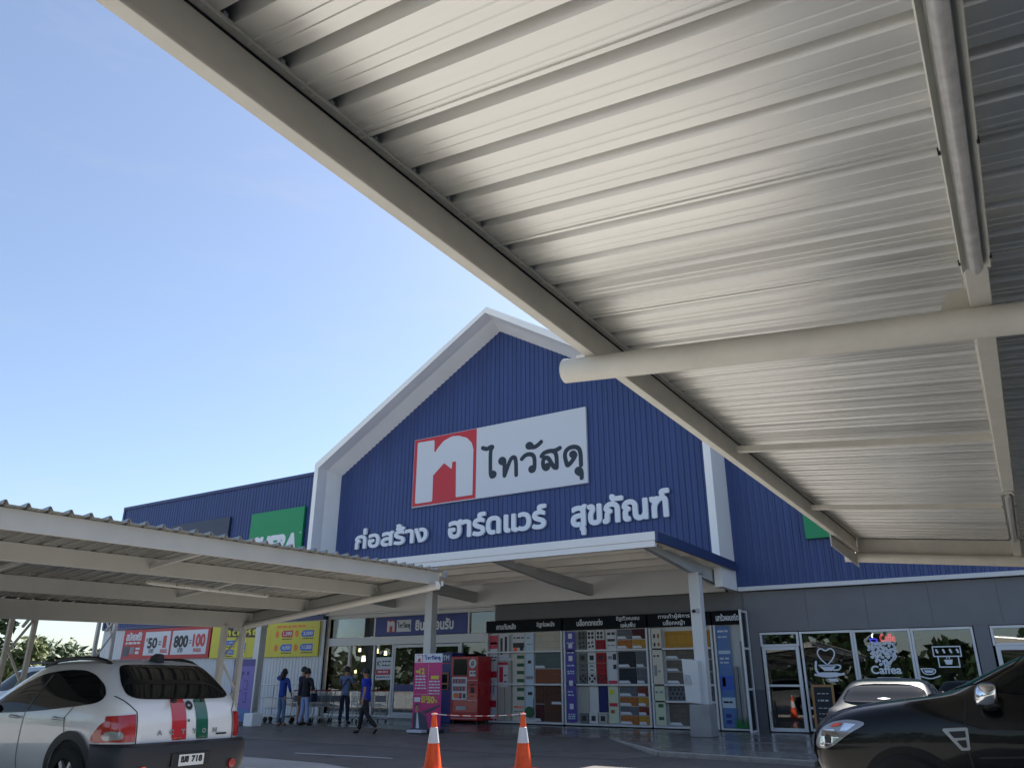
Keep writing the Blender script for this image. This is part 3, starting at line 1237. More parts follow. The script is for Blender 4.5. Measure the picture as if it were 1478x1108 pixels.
WORD = [
    [(-16.54, 9.85), (-16.33, 9.76), (-16.18, 9.84), (-16.05, 9.82), (-16.14, 9.74), (-16.17, 9.59), (-16.17, 9.21), (-16.16, 8.77), (-16.11, 8.63), (-15.98, 8.65), (-15.94, 8.74), (-16.04, 8.8), (-16.13, 8.76)],
    [(-15.56, 9.09), (-15.71, 9.13), (-15.73, 9.24), (-15.62, 9.29), (-15.51, 9.21), (-15.52, 9.09), (-15.52, 8.75), (-15.52, 8.59), (-15.50, 8.62), (-15.26, 9.2), (-15.11, 9.28), (-15.0, 9.18), (-14.99, 8.56)],
    [(-14.74, 9.14), (-14.61, 9.25), (-14.44, 9.29), (-14.25, 9.23), (-14.18, 9.08), (-14.18, 8.74), (-14.22, 8.62), (-14.34, 8.61), (-14.39, 8.71), (-14.3, 8.76), (-14.2, 8.71)],
    [(-14.33, 9.53), (-14.47, 9.54), (-14.51, 9.64), (-14.4, 9.69), (-14.29, 9.61), (-14.33, 9.53), (-14.16, 9.51), (-13.98, 9.6), (-13.89, 9.67)],
    [(-13.88, 9.12), (-13.78, 9.23), (-13.54, 9.27), (-13.34, 9.24), (-13.24, 9.06), (-13.24, 8.61)],
    [(-13.1, 9.31), (-13.27, 9.25), (-13.4, 9.24)],
    [(-13.65, 8.75), (-13.58, 8.65), (-13.69, 8.59), (-13.8, 8.67), (-13.83, 8.87), (-13.78, 9.02), (-13.65, 9.04), (-13.55, 8.95), (-13.37, 8.62), (-13.25, 8.59)],
    [(-12.5, 9.01), (-12.45, 8.94), (-12.52, 8.89), (-12.64, 8.97), (-12.63, 9.04), (-12.53, 9.06), (-12.46, 8.97), (-12.52, 8.83), (-12.79, 8.57), (-12.85, 8.73), (-12.91, 9.01), (-12.84, 9.19), (-12.64, 9.28), (-12.37, 9.24), (-12.25, 9.06), (-12.25, 8.55)],
    [(-12.34, 8.24), (-12.45, 8.32), (-12.42, 8.42), (-12.31, 8.42), (-12.23, 8.32), (-12.24, 8.08)],
]


def brand_word(mb, pl, x0, x1, z0, z1, t, m, w=.17, depth=0.0):
    """the shop's name drawn with the sign's looped letters, scaled into a box"""
    ax, bx, az, bz = -16.6, -12.15, 8.0, 9.95
    kx, kz = (x1 - x0) / (bx - ax), (z1 - z0) / (bz - az)
    st = [[(x0 + (u - ax) * kx, z0 + (v - az) * kz) for u, v in q] for q in WORD]
    pl.strokes(mb, st, w * (kx + kz) / 2, t, m, depth, res=.026 * (kx + kz) / 2)


t = thing('shop_sign', 'white sign board with a red emblem and dark looped lettering high on the gable', 'sign', (-16, YS, 7.88))
b = MB()
b.box(-20.0, -12.0, YS, YW - .03, 7.87, 10.72)
brd = b.build('board', 'sign_white', t, bevel=0.01)
b = MB()
emblem(b, P, -19.98, -16.84, 7.9, 10.70, .006, 0, 1)
b.build('emblem', ['sign_red', 'sign_white'], t, tidy=False)
b = MB()
brand_word(b, P, -16.6, -12.15, 8.0, 9.95, .006, 0)
b.build('lettering', 'sign_dark', t, tidy=False)

PL = Plane((0, YW - .03, 0))
for nm, txt, x0, x1, z0, z1, lab in (
        ('w1', 'ก่อสร้าง', -23.02, -19.08, 6.42, 7.30, 'white raised word above the low carport roof, first of the three under the shop sign'),
        ('w2', 'ฮาร์ดแวร์', -18.15, -13.68, 6.42, 7.34, 'white raised word in the middle of the three under the shop sign'),
        ('w3', 'สุขภัณฑ์', -12.76, -8.99, 6.05, 7.36, 'white raised word last of the three, above the open end of the canopy')):
    b = MB()
    PL.text(b, txt, x0 + .08, x1 - .08, z0 + .05, z1 - .05, .02, 0, bold=.038, depth=.10, res=.022)
    o = b.build('sign_lettering', 'letter_white', None, tidy=False)
    tag(o, lab, 'sign lettering', 'raised words along the foot of the gable')


def wall_sign(name, x0, x1, z0, z1, m, label, txt=None, tx=None):
    t = thing(name, label, 'sign', ((x0 + x1) / 2, YS, z0))
    mb = MB()
    mb.box(x0, x1, YS, YW - .03, z0, z1)
    mb.build('board', m, t, bevel=.008)
    mb = MB()
    for x in (x0 + .4, x1 - .4):
        mb.box(x - .03, x + .03, YW - .028, YW - .001, z0 + .1, z1 - .1)
    mb.build('bracket', 'galvanised', t)
    if txt:
        mb = MB()
        P.text(mb, txt, *tx, .006, 0, bold=.06, slant=.18)
        P.text(mb, 'TM', tx[1] + .22, tx[1] + .38, tx[3] - .02, tx[3] + .06, .006, 0)
        mb.build('lettering', 'letter_white', t, tidy=False)
    return t


wall_sign('wall_sign', -29.72, -26.2, 5.9, 8.66, 'green_sign', 'green sign board with white capital letters on the blue wall above the low carport', 'SHERA', (-29.5, -26.62, 6.66, 7.46))
wall_sign('wall_sign', -35.95, -31.3, 5.9, 8.72, 'charcoal_sign', 'dark slate sign board on the blue wall beyond the green lettered board')
wall_sign('wall_sign', -4.92, -1.2, 5.25, 8.0, 'green_sign', 'plain green sign board peeking out under the overhead carport beam')

# red banner
t = thing('price_banner', 'red banner with two white boxes reading 50 = 1 and 800 = 100', 'banner', (-35, YW - .1, 2.3))
PB = Plane((0, YW - .10, 0))
b = MB()
b.box(-38.35, -31.6, YW - .10, YW - .02, 2.3, 3.7)
b.build('board', 'banner_red', t, bevel=.006)
b = MB()
for x0, x1 in ((-36.55, -34.55), (-34.4, -31.8)):
    PB.rect(b, x0, x1, 2.48, 3.56, .005, 0)
b.build('price_box', 'sign_white', t, tidy=False)
b = MB()
PB.text(b, '50', -36.25, -35.55, 2.82, 3.26, .01, 0, bold=.05)
PB.rect(b, -35.42, -35.22, 2.94, 2.99, .01)
PB.rect(b, -35.42, -35.22, 3.06, 3.11, .01)
PB.text(b, 'บาท', -36.1, -35.75, 2.58, 2.76, .01, 0, bold=.03)
PB.text(b, '฿', -36.42, -36.3, 3.1, 3.28, .01, 0)
PB.text(b, '800', -34.2, -33.2, 2.82, 3.3, .01, 0, bold=.05)
PB.rect(b, -33.07, -32.92, 2.96, 3.0, .01)
PB.rect(b, -33.07, -32.92, 3.07, 3.11, .01)
PB.text(b, 'บาท', -33.85, -33.5, 2.58, 2.76, .01, 0, bold=.03)
b.build('black_figures', 'ink_black', t, tidy=False)
b = MB()
PB.text(b, '1', -35.05, -34.85, 2.84, 3.32, .01, 0, bold=.05)
PB.text(b, 'คะแนน', -35.2, -34.68, 2.58, 2.74, .01, 0, bold=.03)
PB.text(b, '100', -32.8, -31.95, 2.84, 3.34, .01, 0, bold=.05)
PB.text(b, 'คะแนน', -32.7, -32.15, 2.58, 2.74, .01, 0, bold=.03)
b.build('red_figures', 'sign_red', t, tidy=False)
b = MB()
PB.text(b, 'สมัครฟรี!', -38.1, -36.85, 3.2, 3.58, .01, 0, bold=.04)
PB.dashes(b, -38.1, -36.9, 3.02, .1, .01)
PB.rect(b, -37.2, -36.85, 2.75, 2.85, .01)
PB.rect(b, -37.2, -36.9, 2.55, 2.68, .01)
b.build('white_print', 'sign_white', t, tidy=False)
b = MB()
PB.rect(b, -38.25, -37.75, 2.45, 2.92, .01, 0)
PB.rect(b, -37.68, -37.3, 2.55, 2.88, .01, 1)
b.build('picture_print', ['charcoal_sign', 'grey_plastic'], t, tidy=False)

# yellow banner
t = thing('price_banner', 'yellow banner with blue and red price tags between the red banner and the entrance', 'banner', (-28, YW - .1, 2.28))
b = MB()
b.box(-31.5, -24.64, YW - .10, YW - .02, 2.28, 3.66)
b.build('board', ['yellow'], t, bevel=.006)
b = MB()
PB.poly(b, [(-30.9, 3.18), (-28.1, 3.1), (-27.75, 3.6), (-30.9, 3.62)], .005, 0)
b.build('dark_flag', 'ink_black', t, tidy=False)
b = MB()
PB.text(b, 'ลดใหญ่', -30.6, -28.05, 3.16, 3.56, .01, 0, bold=.05)
b.build('lettering', 'yellow', t, tidy=False)
tags = [(-28.55, -27.9, 2.82, 3.02, 'tag_blue', '2,990'), (-28.55, -27.9, 2.42, 2.62, 'tag_blue', '3,990'), (-26.9, -26.2, 3.06, 3.34, 'tag_red', '1,390'),
        (-25.7, -24.95, 3.06, 3.32, 'tag_blue', '2,000'), (-26.9, -26.2, 2.5, 2.78, 'tag_blue', '4,000'), (-25.7, -24.95, 2.5, 2.78, 'tag_blue', '11,000'),
        (-30.5, -29.85, 2.82, 3.02, 'tag_blue', '1,990'), (-30.5, -29.85, 2.42, 2.62, 'tag_blue', '2,390'), (-29.6, -29.1, 2.6, 2.9, 'tag_blue', '990')]
for i, (x0, x1, z0, z1, mm_, s) in enumerate(tags):
    b = MB()
    PB.poly(b, [(x0 + .1, z0), (x1, z0), (x1, z1), (x0 + .1, z1), (x0, (z0 + z1) / 2)], .005, 0)
    PB.text(b, s, x0 + .14, x1 - .06, z0 + .05, z1 - .06, .01, 1, bold=.03)
    b.build('price_tag', [mm_, 'sign_white'], t, tidy=False)
b = MB()
for i, (x0, x1, z0, z1, mm_, s) in enumerate(tags):
    PB.dashes(b, x0 + .1, x1, z0 - .09, .04, .006, 0, seed=i)
PB.dashes(b, -27.2, -25.4, 3.46, .08, .006, 1, seed=20)
for x in (-27.55, -29.0):
    PB.rect(b, x, x + .012, 2.36, 3.4, .006, 1)
PB.rect(b, -27.4, -24.8, 3.42, 3.432, .006, 1)
for x, z in ((-27.15, 3.2), (-25.95, 3.2), (-27.15, 2.64), (-25.95, 2.64)):
    xs, ys, X, Y = grid_for(x - .15, x + .15, z - .18, z + .18, .02)
    vs, fs, rim = msq(np.hypot((X - x) / .8, Y - z) - .14, xs, ys)
    b.add([PB(u, v, .006) for u, v in vs], fs, 1)
b.build('fine_print', ['ink_black', 'orange_print'], t, tidy=False)

# entrance sign
YE = YG - .09
PE = Plane((0, YE, 0))
t = thing('welcome_sign', 'navy welcome sign with a small emblem over the entrance doors', 'sign', (-19.5, YE, 2.99))
b = MB()
b.box(-21.8, -17.33, YE, YE + .03, 2.99, 3.70)
b.build('board', 'navy_sign', t, bevel=.004)
b = MB()
emblem(b, PE, -21.2, -20.78, 3.12, 3.56, .004, 0, 1)
PE.rect(b, -20.7, -19.98, 3.12, 3.56, .004, 1)
b.build('emblem', ['sign_red', 'sign_white'], t, tidy=False)
b = MB()
brand_word(b, PE, -20.66, -20.02, 3.18, 3.5, .009, 0, w=.2)
b.build('brand_lettering', 'sign_dark', t, tidy=False)
b = MB()
PE.text(b, 'ยินดีต้อนรับ', -19.75, -17.95, 3.16, 3.58, .006, 0, bold=.035)
b.build('lettering', 'letter_white', t, tidy=False)

# door notice
t = thing('door_notice', 'white and red notice stuck on the glass beside the sliding doors', 'notice', (-21.3, YG - .02, 1.4))
PN = Plane((0, YG - .012, 0))
b = MB()
PN.slab(b, -21.72, -20.94, 1.38, 2.2, 0, .004)
b.build('sheet', 'sign_white', t)
b = MB()
PN.rect(b, -21.70, -20.96, 1.56, 1.76, .007, 0)
PN.dashes(b, -21.4, -20.98, 2.02, .05, .007, 1, 3)
PN.dashes(b, -21.4, -20.98, 1.88, .05, .007, 1, 4)
PN.dashes(b, -21.66, -21.0, 1.46, .04, .007, 1, 5)
PN.dashes(b, -21.6, -21.04, 1.64, .06, .01, 2, 6)
PN.strokes(b, [[(-21.66, 1.9), (-21.56, 2.08), (-21.46, 2.0)], [(-21.66, 2.02), (-21.5, 1.86)]], .03, .007, 1)
b.build('print', ['tag_red', 'ink_black', 'sign_white'], t, tidy=False)

# ------------------------------------------------------------------ product display boards
YD = 23.95
PD = Plane((0, YD, 0))


def rack(x0, x1, label, title, shelves, ttl2=None):
    t = thing('display_board', label, 'display board', ((x0 + x1) / 2, YD, 0), group='product display boards along the grey wall')
    mb = MB()
    mb.box(x0, x1, YD + .0, YD + .1, .03, 2.93)
    mb.build('back_panel', mat('board_white', (.62, .63, .64), .6, var=.04, vs=2), t)
    mb = MB()
    mb.box(x0, x0 + .055, YD - .16, YD - .001, .03, 2.92)
    mb.box(x1 - .055, x1, YD - .16, YD - .001, .03, 2.92)
    for z in [.03] + list(shelves):
        mb.box(x0 + .056, x1 - .056, YD - .17, YD - .001, z, z + .05)
    mb.build('shelf_frame', 'alu_white', t, bevel=.004)
    mb = MB()
    mb.box(x0, x1, YD - .18, YD + .1, 2.935, 3.33)
    hd = mb.build('header', 'black_board', t, bevel=.004)
    PH = Plane((0, YD - .18, 0))
    mb = MB()
    for (s, a, c, z0, z1) in title:
        PH.text(mb, s, a, c, z0, z1, .004, 0, bold=.02)
    mb.build('lettering', 'letter_white', hd, tidy=False)
    return t


def sample(t, x0, x1, z0, z1, m, tagside=None, d=.03, tagz=None):
    mb = MB()
    mb.box(x0, x1, YD - d, YD - .001, z0, z1)
    o = mb.build('sample_panel', m, t, bevel=.003)
    if tagside:
        tg = MB()
        a = x0 if tagside == 'l' else x1 - min(.42, (x1 - x0) * .7)
        w = min(.42, (x1 - x0) * .7)
        zz = z0 if tagz is None else tagz
        pts = [(a + .01, zz + .01), (a + w, zz + .01), (a + w * .82, zz + .09), (a + .01, zz + .09)]
        Plane((0, YD - d - .012, 0)).poly(tg, pts, 0.012, 0)
        tg.build('price_label', 'sign_white', o, tidy=False)
    return o


def leaflet(t, x0, x1, z0, z1, m, marks, seed=1, d=.06):
    pl = Plane((0, YD - d, 0))
    mb = MB()
    pl.slab(mb, x0, x1, z0, z1, -.01, 0)
    o = mb.build('info_strip', m, t)
    mb = MB()
    ms = []
    for (u0, u1, v0, v1, mm_) in marks:
        if mm_ not in ms:
            ms.append(mm_)
        k = ms.index(mm_)
        if v1 - v0 < .07:
            pl.dashes(mb, x0 + u0 * (x1 - x0), x0 + u1 * (x1 - x0), v0, v1 - v0, .004, k, seed)
        else:
            pl.rect(mb, x0 + u0 * (x1 - x0), x0 + u1 * (x1 - x0), v0, v1, .004, k)
        seed += 1
    if ms:
        mb.build('print', ms, o, tidy=False)
    return o


strip_white = mat('strip_white', (.6, .6, .62), .6)
strip_cream = mat('strip_cream', S(206, 200, 184), .6)
strip_ice = mat('strip_ice', S(186, 204, 216), .6)
strip_lime = mat('strip_lime', S(196, 204, 176), .6)
strip_violet = mat('strip_violet', S(72, 60, 150), .5)
leafgreen = mat('print_green', S(44, 92, 60), .6)
blockgrey = mat('block_grey', S(110, 110, 106), .85, var=.1, vs=9)
blockwhite = mat('block_white', S(206, 206, 204), .8, var=.05, vs=9)
blockred = mat('block_red', S(166, 26, 34), .8, var=.08, vs=9)
blocknavy = mat('block_navy', S(26, 34, 96), .7)
blockbeige = mat('block_beige', S(172, 168, 158), .8)

# board A: lintels and bricks
ra = rack(-16.2, -13.14, 'display board of lintels and clay bricks beside the red vending machine', [('คานทับหลัง', -15.75, -14.95, 3.03, 3.22), ('อิฐท่อผนัง', -14.1, -13.4, 3.04, 3.24)], (1.21, 2.25))
leaflet(ra, -16.12, -15.78, .1, 2.88, 'strip_white', [(0, 1, 2.4, 2.85, 'tag_red'), (.1, .9, 2.55, 2.62, 'sign_white'), (.05, .95, 1.45, 1.66, 'tag_red'), (.1, .9, 2.1, 2.14, 'ink_black'), (.1, .9, 2.0, 2.04, 'ink_black'), (.1, .3, .95, 1.35, 'tag_blue'), (.5, .6, .95, 1.3, 'tag_blue'), (.1, .9, .5, .72, 'tag_red'), (.2, .8, .28, .45, 'strip_ice'), (.05, .95, .08, .14, 'tag_red')], 3)
for x0, x1, m_ in ((-15.72, -15.46, 'block_beige'), (-15.44, -15.2, 'block_beige')):
    mb = MB()
    mb.box(x0, x1, YD - .12, YD - .002, .09, 2.0)
    mb.build('lintel', m_, ra, bevel=.01)
leaflet(ra, -15.70, -15.3, 1.15, 1.96, 'strip_white', [(0, 1, 1.86, 1.95, 'tag_red'), (.1, .5, 1.3, 1.8, 'tag_red'), (.6, .9, 1.5, 1.54, 'ink_black'), (.6, .9, 1.3, 1.34, 'ink_black')], 9, d=.125)
leaflet(ra, -15.74, -15.22, 2.08, 2.88, 'strip_white', [(.1, .3, 2.2, 2.75, 'ink_black'), (.45, .65, 2.3, 2.8, 'ink_black'), (.8, .95, 2.1, 2.85, 'grey_plastic')], 12, d=.03)
leaflet(ra, -15.16, -14.66, 2.3, 2.88, 'strip_white', [(.1, .9, 2.72, 2.77, 'ink_black'), (.05, .95, 2.42, 2.58, 'ink_black'), (.1, .4, 2.3, 2.42, 'cone_orange'), (.6, .9, 2.32, 2.44, 'ink_black')], 14)
leaflet(ra, -15.16, -14.68, .1, 2.22, 'strip_cream', [(.35, .95, z, z + .11, 'print_green') for z in (2.06, 1.8, 1.56, 1.3, 1.02, .74)] + [(.1, .9, .5, .55, 'cone_orange'), (.1, .9, .36, .4, 'grey_plastic'), (.1, .9, .24, .28, 'grey_plastic')], 16, d=.03)
leaflet(ra, -14.64, -14.3, .3, 2.88, 'strip_ice', [(.2, .8, 2.7, 2.76, 'grey_plastic'), (.2, .8, 2.5, 2.54, 'grey_plastic'), (.3, .7, 1.9, 2.0, 'ink_black'), (.1, .9, 1.4, 1.5, 'grey_plastic'), (.3, .8, .9, 1.0, 'ink_black'), (.9, .98, .35, .8, 'tag_red')], 18)
sample(ra, -14.26, -13.22, 2.31, 2.9, 'tile_cream')
sample(ra, -14.26, -13.22, 1.74, 2.24, 'tile_green', 'l')
sample(ra, -14.26, -13.22, 1.27, 1.72, 'tile_terra')
sample(ra, -14.26, -13.94, .1, .62, 'tile_wine', 'l')
sample(ra, -13.92, -13.22, .1, 1.19, 'tile_brown', 'r', tagz=.62)
sample(ra, -14.26, -13.94, .64, 1.19, 'tile_brown')
mb = MB()
mb.cyl((-14.42, YD - .2, .38), (-14.42, YD - .15, .38), .17, n=20)
mb.build('round_sample', 'print_green', ra)

# board B: vent blocks and pavers
rb = rack(-13.08, -10.08, 'display board of patterned vent blocks and coloured paving blocks', [('บล็อกตกแต่ง', -12.55, -11.6, 3.05, 3.25), ('อิฐตัวหนอน', -11.1, -10.3, 3.14, 3.30), ('แผ่นพื้น', -10.95, -10.45, 2.96, 3.11)], (1.21, 2.25))
leaflet(rb, -13.0, -12.64, .12, 2.88, 'strip_violet', [(.3, .7, z, z + .16, 'sign_white') for z in (2.66, 2.36, 1.96, 1.2, .5)] + [(.15, .85, z, z + .04, 'strip_ice') for z in (2.5, 2.2, 1.8, 1.62, 1.56, 1.0, .9, .32, .26, .2)], 31, d=.17)


def vent_block(t, x, z, s, pat, m):
    mb = MB()
    mb.box(x, x + s, YD - .1, YD - .002, z, z + s)
    o = mb.build('vent_block', m, t, bevel=.006)
    pl = Plane((x, YD - .1, z))
    g = MB()
    if pat == 'four':
        for a in (.14, .56):
            for c in (.14, .56):
                pl.rect(g, a * s, (a + .3) * s, c * s, (c + .3) * s, .004)
    elif pat == 'pin':
        for a, c in ((.12, .55), (.55, .62), (.2, .15), (.6, .2)):
            pl.poly(g, [(a * s, c * s), ((a + .26) * s, (c + .08) * s), ((a + .2) * s, (c + .3) * s), ((a - .03) * s, (c + .2) * s)], .004)
    elif pat == 'ring':
        pl.rect(g, .25 * s, .75 * s, .25 * s, .75 * s, .004)
    elif pat == 'arc':
        for a in (.15, .55):
            pl.poly(g, [(.12 * s, (a + .05) * s), (.5 * s, (a + .3) * s), (.88 * s, (a + .05) * s), (.5 * s, (a + .14) * s)], .004)
    else:
        for q in ([(.2, .1), (.8, .1), (.5, .4)], [(.2, .9), (.5, .6), (.8, .9)], [(.1, .2), (.4, .5), (.1, .8)], [(.9, .2), (.9, .8), (.6, .5)]):
            pl.poly(g, [(a * s, c * s) for a, c in q], .004)
    g.build('opening', 'interior_dark', o, tidy=False)


for ci, m_ in enumerate(('block_grey', 'block_white', 'block_red')):
    x = -12.56 + ci * .33
    if ci < 2:
        vent_block(rb, x, 2.6, .29, 'four', m_)
    else:
        vent_block(rb, x, 2.6, .29, 'four', 'block_white')
    vent_block(rb, x, 2.305, .29, 'pin', m_)
    vent_block(rb, x, 1.9, .3, 'ring', m_)
    vent_block(rb, x, 1.58, .3, 'arc', m_)
    vent_block(rb, x, 1.27, .3, 'cross', m_)
    vent_block(rb, x, .09, .3, 'ring', 'block_beige' if ci == 2 else ('block_grey', 'block_white')[ci])
for x0, m_ in ((-12.56, 'block_beige'), (-12.23, 'block_white'), (-11.9, 'block_navy')):
    sample(rb, x0, x0 + .315, .42, 1.19, m_)
leaflet(rb, -11.54, -11.2, .12, 2.88, 'strip_white', [(.1, .45, 2.74, 2.82, 'ink_black'), (.55, .9, 2.74, 2.82, 'ink_black'), (.1, .9, 2.54, 2.62, 'ink_black'), (.1, .9, 2.4, 2.44, 'grey_plastic'), (.1, .5, 2.0, 2.1, 'grey_plastic'), (.6, .95, 1.98, 2.16, 'ink_black'), (.6, .95, 1.7, 1.84, 'ink_black'), (.05, .95, 1.24, 1.36, 'tag_red')], 41)
leaflet(rb, -11.54, -11.2, .12, 1.2, 'strip_lime', [(.1, .6, .95, 1.1, 'yellow'), (.1, .9, .6, .7, 'tag_red'), (.2, .6, .4, .5, 'terracotta')], 46, d=.075)
for (x0, x1, z0, z1, m_) in ((-11.16, -10.66, 2.6, 2.9, 'tile_grey'), (-10.64, -10.15, 2.6, 2.9, 'tile_wine'), (-11.16, -10.66, 2.31, 2.58, 'tile_orange'), (-10.64, -10.15, 2.31, 2.58, 'tile_gold'),
                             (-11.16, -10.56, 1.75, 2.22, 'tile_dark'), (-10.54, -10.15, 1.75, 2.22, 'tile_grey'), (-11.16, -10.56, 1.27, 1.73, 'tile_dark'), (-10.54, -10.15, 1.27, 1.73, 'tile_grey'),
                             (-11.16, -10.56, .9, 1.18, 'tile_grey'), (-10.54, -10.15, .9, 1.18, 'tile_redbrown'), (-11.16, -10.56, .62, .88, 'tile_orange'), (-10.54, -10.15, .62, .88, 'tile_gold'),
                             (-11.16, -10.56, .36, .6, 'tile_grey'), (-10.54, -10.15, .36, .6, 'tile_redbrown'), (-11.16, -10.56, .09, .34, 'tile_orange'), (-10.54, -10.15, .09, .34, 'tile_gold')):
    sample(rb, x0, x1, z0, z1, m_, 'l')

# board C: paving for the disabled and turf blocks
rc = rack(-10.02, -7.98, 'display board of tactile paving and turf blocks behind the canopy post', [('ทางเท้าผู้พิการ', -9.65, -8.62, 3.14, 3.31), ('บล็อกหญ้า', -9.5, -8.8, 2.95, 3.12)], (.74, 1.21, 2.25))
leaflet(rc, -9.93, -9.6, 1.2, 2.88, 'strip_cream', [(.2, .4, 2.6, 2.72, 'ink_black'), (.6, .8, 2.6, 2.72, 'terracotta'), (.2, .4, 2.36, 2.46, 'ink_black'), (.6, .8, 2.36, 2.46, 'terracotta'), (.1, .9, 2.05, 2.1, 'ink_black'), (.1, .4, 1.5, 1.8, 'grey_plastic'), (.5, .9, 1.6, 1.66, 'grey_plastic')], 51, d=.17)
leaflet(rc, -9.93, -9.6, .1, 1.19, 'strip_lime', [(.1, .9, 1.0, 1.06, 'grey_plastic'), (.3, .8, .6, .7, 'print_green'), (.3, .8, .25, .34, 'print_green')], 55, d=.17)
sample(rc, -9.54, -8.1, 2.31, 2.8, 'tile_gold')
for z0, z1 in ((1.98, 2.24), (1.62, 1.95), (1.27, 1.6)):
    sample(rc, -9.54, -8.1, z0, z1, 'tile_taupe', 'l')
o = sample(rc, -9.54, -8.1, .8, 1.19, 'tile_grey')
mb = MB()
pl = Plane((0, YD - .03, 0))
for i in range(10):
    for j in range(3):
        x, z = -9.46 + i * .135 + (j % 2) * .067, .87 + j * .12
        pl.poly(mb, [(x - .04, z), (x, z - .045), (x + .04, z), (x, z + .045)], .005)
mb.build('turf_opening', 'ink_black', o, tidy=False)
sample(rc, -9.54, -8.1, .1, .72, 'tile_taupe', 'l')

# board D: fence posts
rd = rack(-7.93, -6.99, 'narrow display board with a blue poster and fence posts next to the cafe door', [('เสารั้วคอนกรีต', -8.55 + .75, -7.12, 3.04, 3.24)], ())
leaflet(rd, -7.86, -7.46, .1, 2.9, 'banner_blue', [(.05, .95, 2.1, 2.2, 'strip_ice'), (.1, .9, 2.72, 2.77, 'sign_white'), (.1, .8, 2.56, 2.6, 'sign_white'), (.1, .9, 1.95, 2.0, 'sign_white'), (.1, .9, 1.84, 1.88, 'sign_white'), (0, 1, 1.1, 1.5, 'tag_blue'), (.15, .4, 1.2, 1.45, 'navy_sign'), (0, 1, .62, .9, 'strip_ice'), (.1, .9, .75, .8, 'navy_sign'), (.2, .6, .2, .3, 'navy_sign'), (.2, .6, .36, .46, 'navy_sign')], 61, d=.1)
for x, h_ in ((-7.36, 1.75), (-7.12, 2.45)):
    mb = MB()
    mb.box(x - .045, x + .045, YD - .14, YD - .05, .09, h_)
    mb.build('fence_post_sample', 'grey_plastic', rd, bevel=.006)
mb = MB()
for x in (-7.42, -7.3, -7.16, -7.08):
    for k in range(16):
        a = random.uniform(-.06, .06)
        mb.add([(x + a, YD - .2, .09), (x + a + .02, YD - .2, .09), (x + a * 1.8, YD - .22, random.uniform(.3, .5))], [(0, 1, 2)])
mb.build('turf_tuft', 'grass_green', rd, tidy=False)
# white framed glass return beside the boards
t = thing('glass_screen', 'slim white framed glass screen between the display boards and the cafe door', 'screen', (-6.9, 23.7, 0))
mb = MB()
for y0, y1 in ((23.3, 23.36), (23.9, 23.96)):
    mb.box(-6.96, -6.9, y0, y1, 0, 3.3)
for z in (0.0, 1.1, 2.2, 3.24):
    mb.box(-6.95, -6.91, 23.361, 23.899, z, z + .06)
mb.build('frame', 'alu_white', t, bevel=.004)
mb = MB()
mb.box(-6.934, -6.926, 23.362, 23.898, .05, 3.25)
mb.build('pane', 'shop_glass', t)

# ------------------------------------------------------------------ things along the front
# red vending machine
t = thing('vending_machine', 'red drink vending machine between the cash machine and the display boards', 'vending machine', (-16.5, 23.4, 0))
x0, x1, y0, y1 = -17.12, -15.98, 23.0, 23.8
b = MB()
b.box(x0, x1, y0, y1, .1, 2.14)
vb = b.build('cabinet', 'vend_red', t, bevel=.02)
b = MB()
for x in (x0 + .08, x1 - .08):
    for y in (y0 + .08, y1 - .08):
        b.cyl((x, y, 0), (x, y, .1), .03)
b.build('foot', 'black_plastic', t)
PV = Plane((0, y0, 0))
b = MB()
PV.slab(b, x0 + .1, x0 + .68, 1.52, 2.05, 0, .006)
b.build('screen', mat('screen_black', (.01, .014, .016), .08), t)
b = MB()
PV.slab(b, x0 + .06, x0 + .68, .74, 1.46, 0, .006)
pn = b.build('product_panel', 'sign_white', t)
b = MB()
for r_, z in ((0, 1.36), (1, 1.12)):
    for k in range(9):
        PV.rect(b, x0 + .1 + k * .06, x0 + .145 + k * .06, z - .1, z + .05, .01, (k + r_) % 2)
PV.rect(b, x0 + .14, x0 + .34, .8, .95, .01, 2)
PV.rect(b, x0 + .36, x0 + .48, .78, .96, .01, 1)
PV.rect(b, x0 + .52, x0 + .64, .8, .94, .01, 3)
b.build('print', ['ink_black', 'tag_red', 'orange_print', 'print_green'], pn, tidy=False)
b = MB()
for cz, r_ in ((1.9, .15), (1.58, .13)):
    xs, ys, X, Y = grid_for(x0 + .72, x1 - .02, cz - .2, cz + .2, .012)
    f_ = (np.hypot(X - (x0 + .91), Y - cz) - r_) if cz > 1.7 else np.maximum(abs(X - (x0 + .91)) - .13, abs(Y - cz) - .09)
    vs, fs, rim = msq(f_, xs, ys)
    b.add([PV(u, v, .006) for u, v in vs], fs, 0)
PV.strokes(b, [[(x0 + .86, 1.84), (x0 + .86, 1.92), (x0 + .9, 1.98), (x0 + .96, 1.95), (x0 + .96, 1.84)], [(x0 + .91, 1.84), (x0 + .91, 1.9)]], .03, .01, 1, res=.008)
PV.dashes(b, x0 + .82, x1 - .1, 1.57, .05, .01, 1, 3)
b.build('badge', ['sign_white', 'ink_black'], t, tidy=False)
b = MB()
PV.slab(b, x0 + .84, x0 + .98, .96, 1.14, 0, .01, 0)
PV.slab(b, x0 + .82, x0 + 1.0, 1.2, 1.24, 0, .012, 0)
PV.slab(b, x0 + .86, x0 + .92, .84, .88, 0, .012, 0)
b.build('coin_panel', 'black_plastic', t)
b = MB()
PV.slab(b, x0 + .24, x0 + .66, .42, .54, 0, .008, 0)
b.build('delivery_flap', 'bin_grey', t)
b = MB()
PV.rect(b, x0 + .7, x1 - .02, 1.36, 1.375, .006)
PV.rect(b, x0 + .7, x1 - .02, .72, .735, .006)
PV.rect(b, x0 + .02, x1 - .02, .16, .172, .006)
b.build('trim_line', 'sign_white', t, tidy=False)

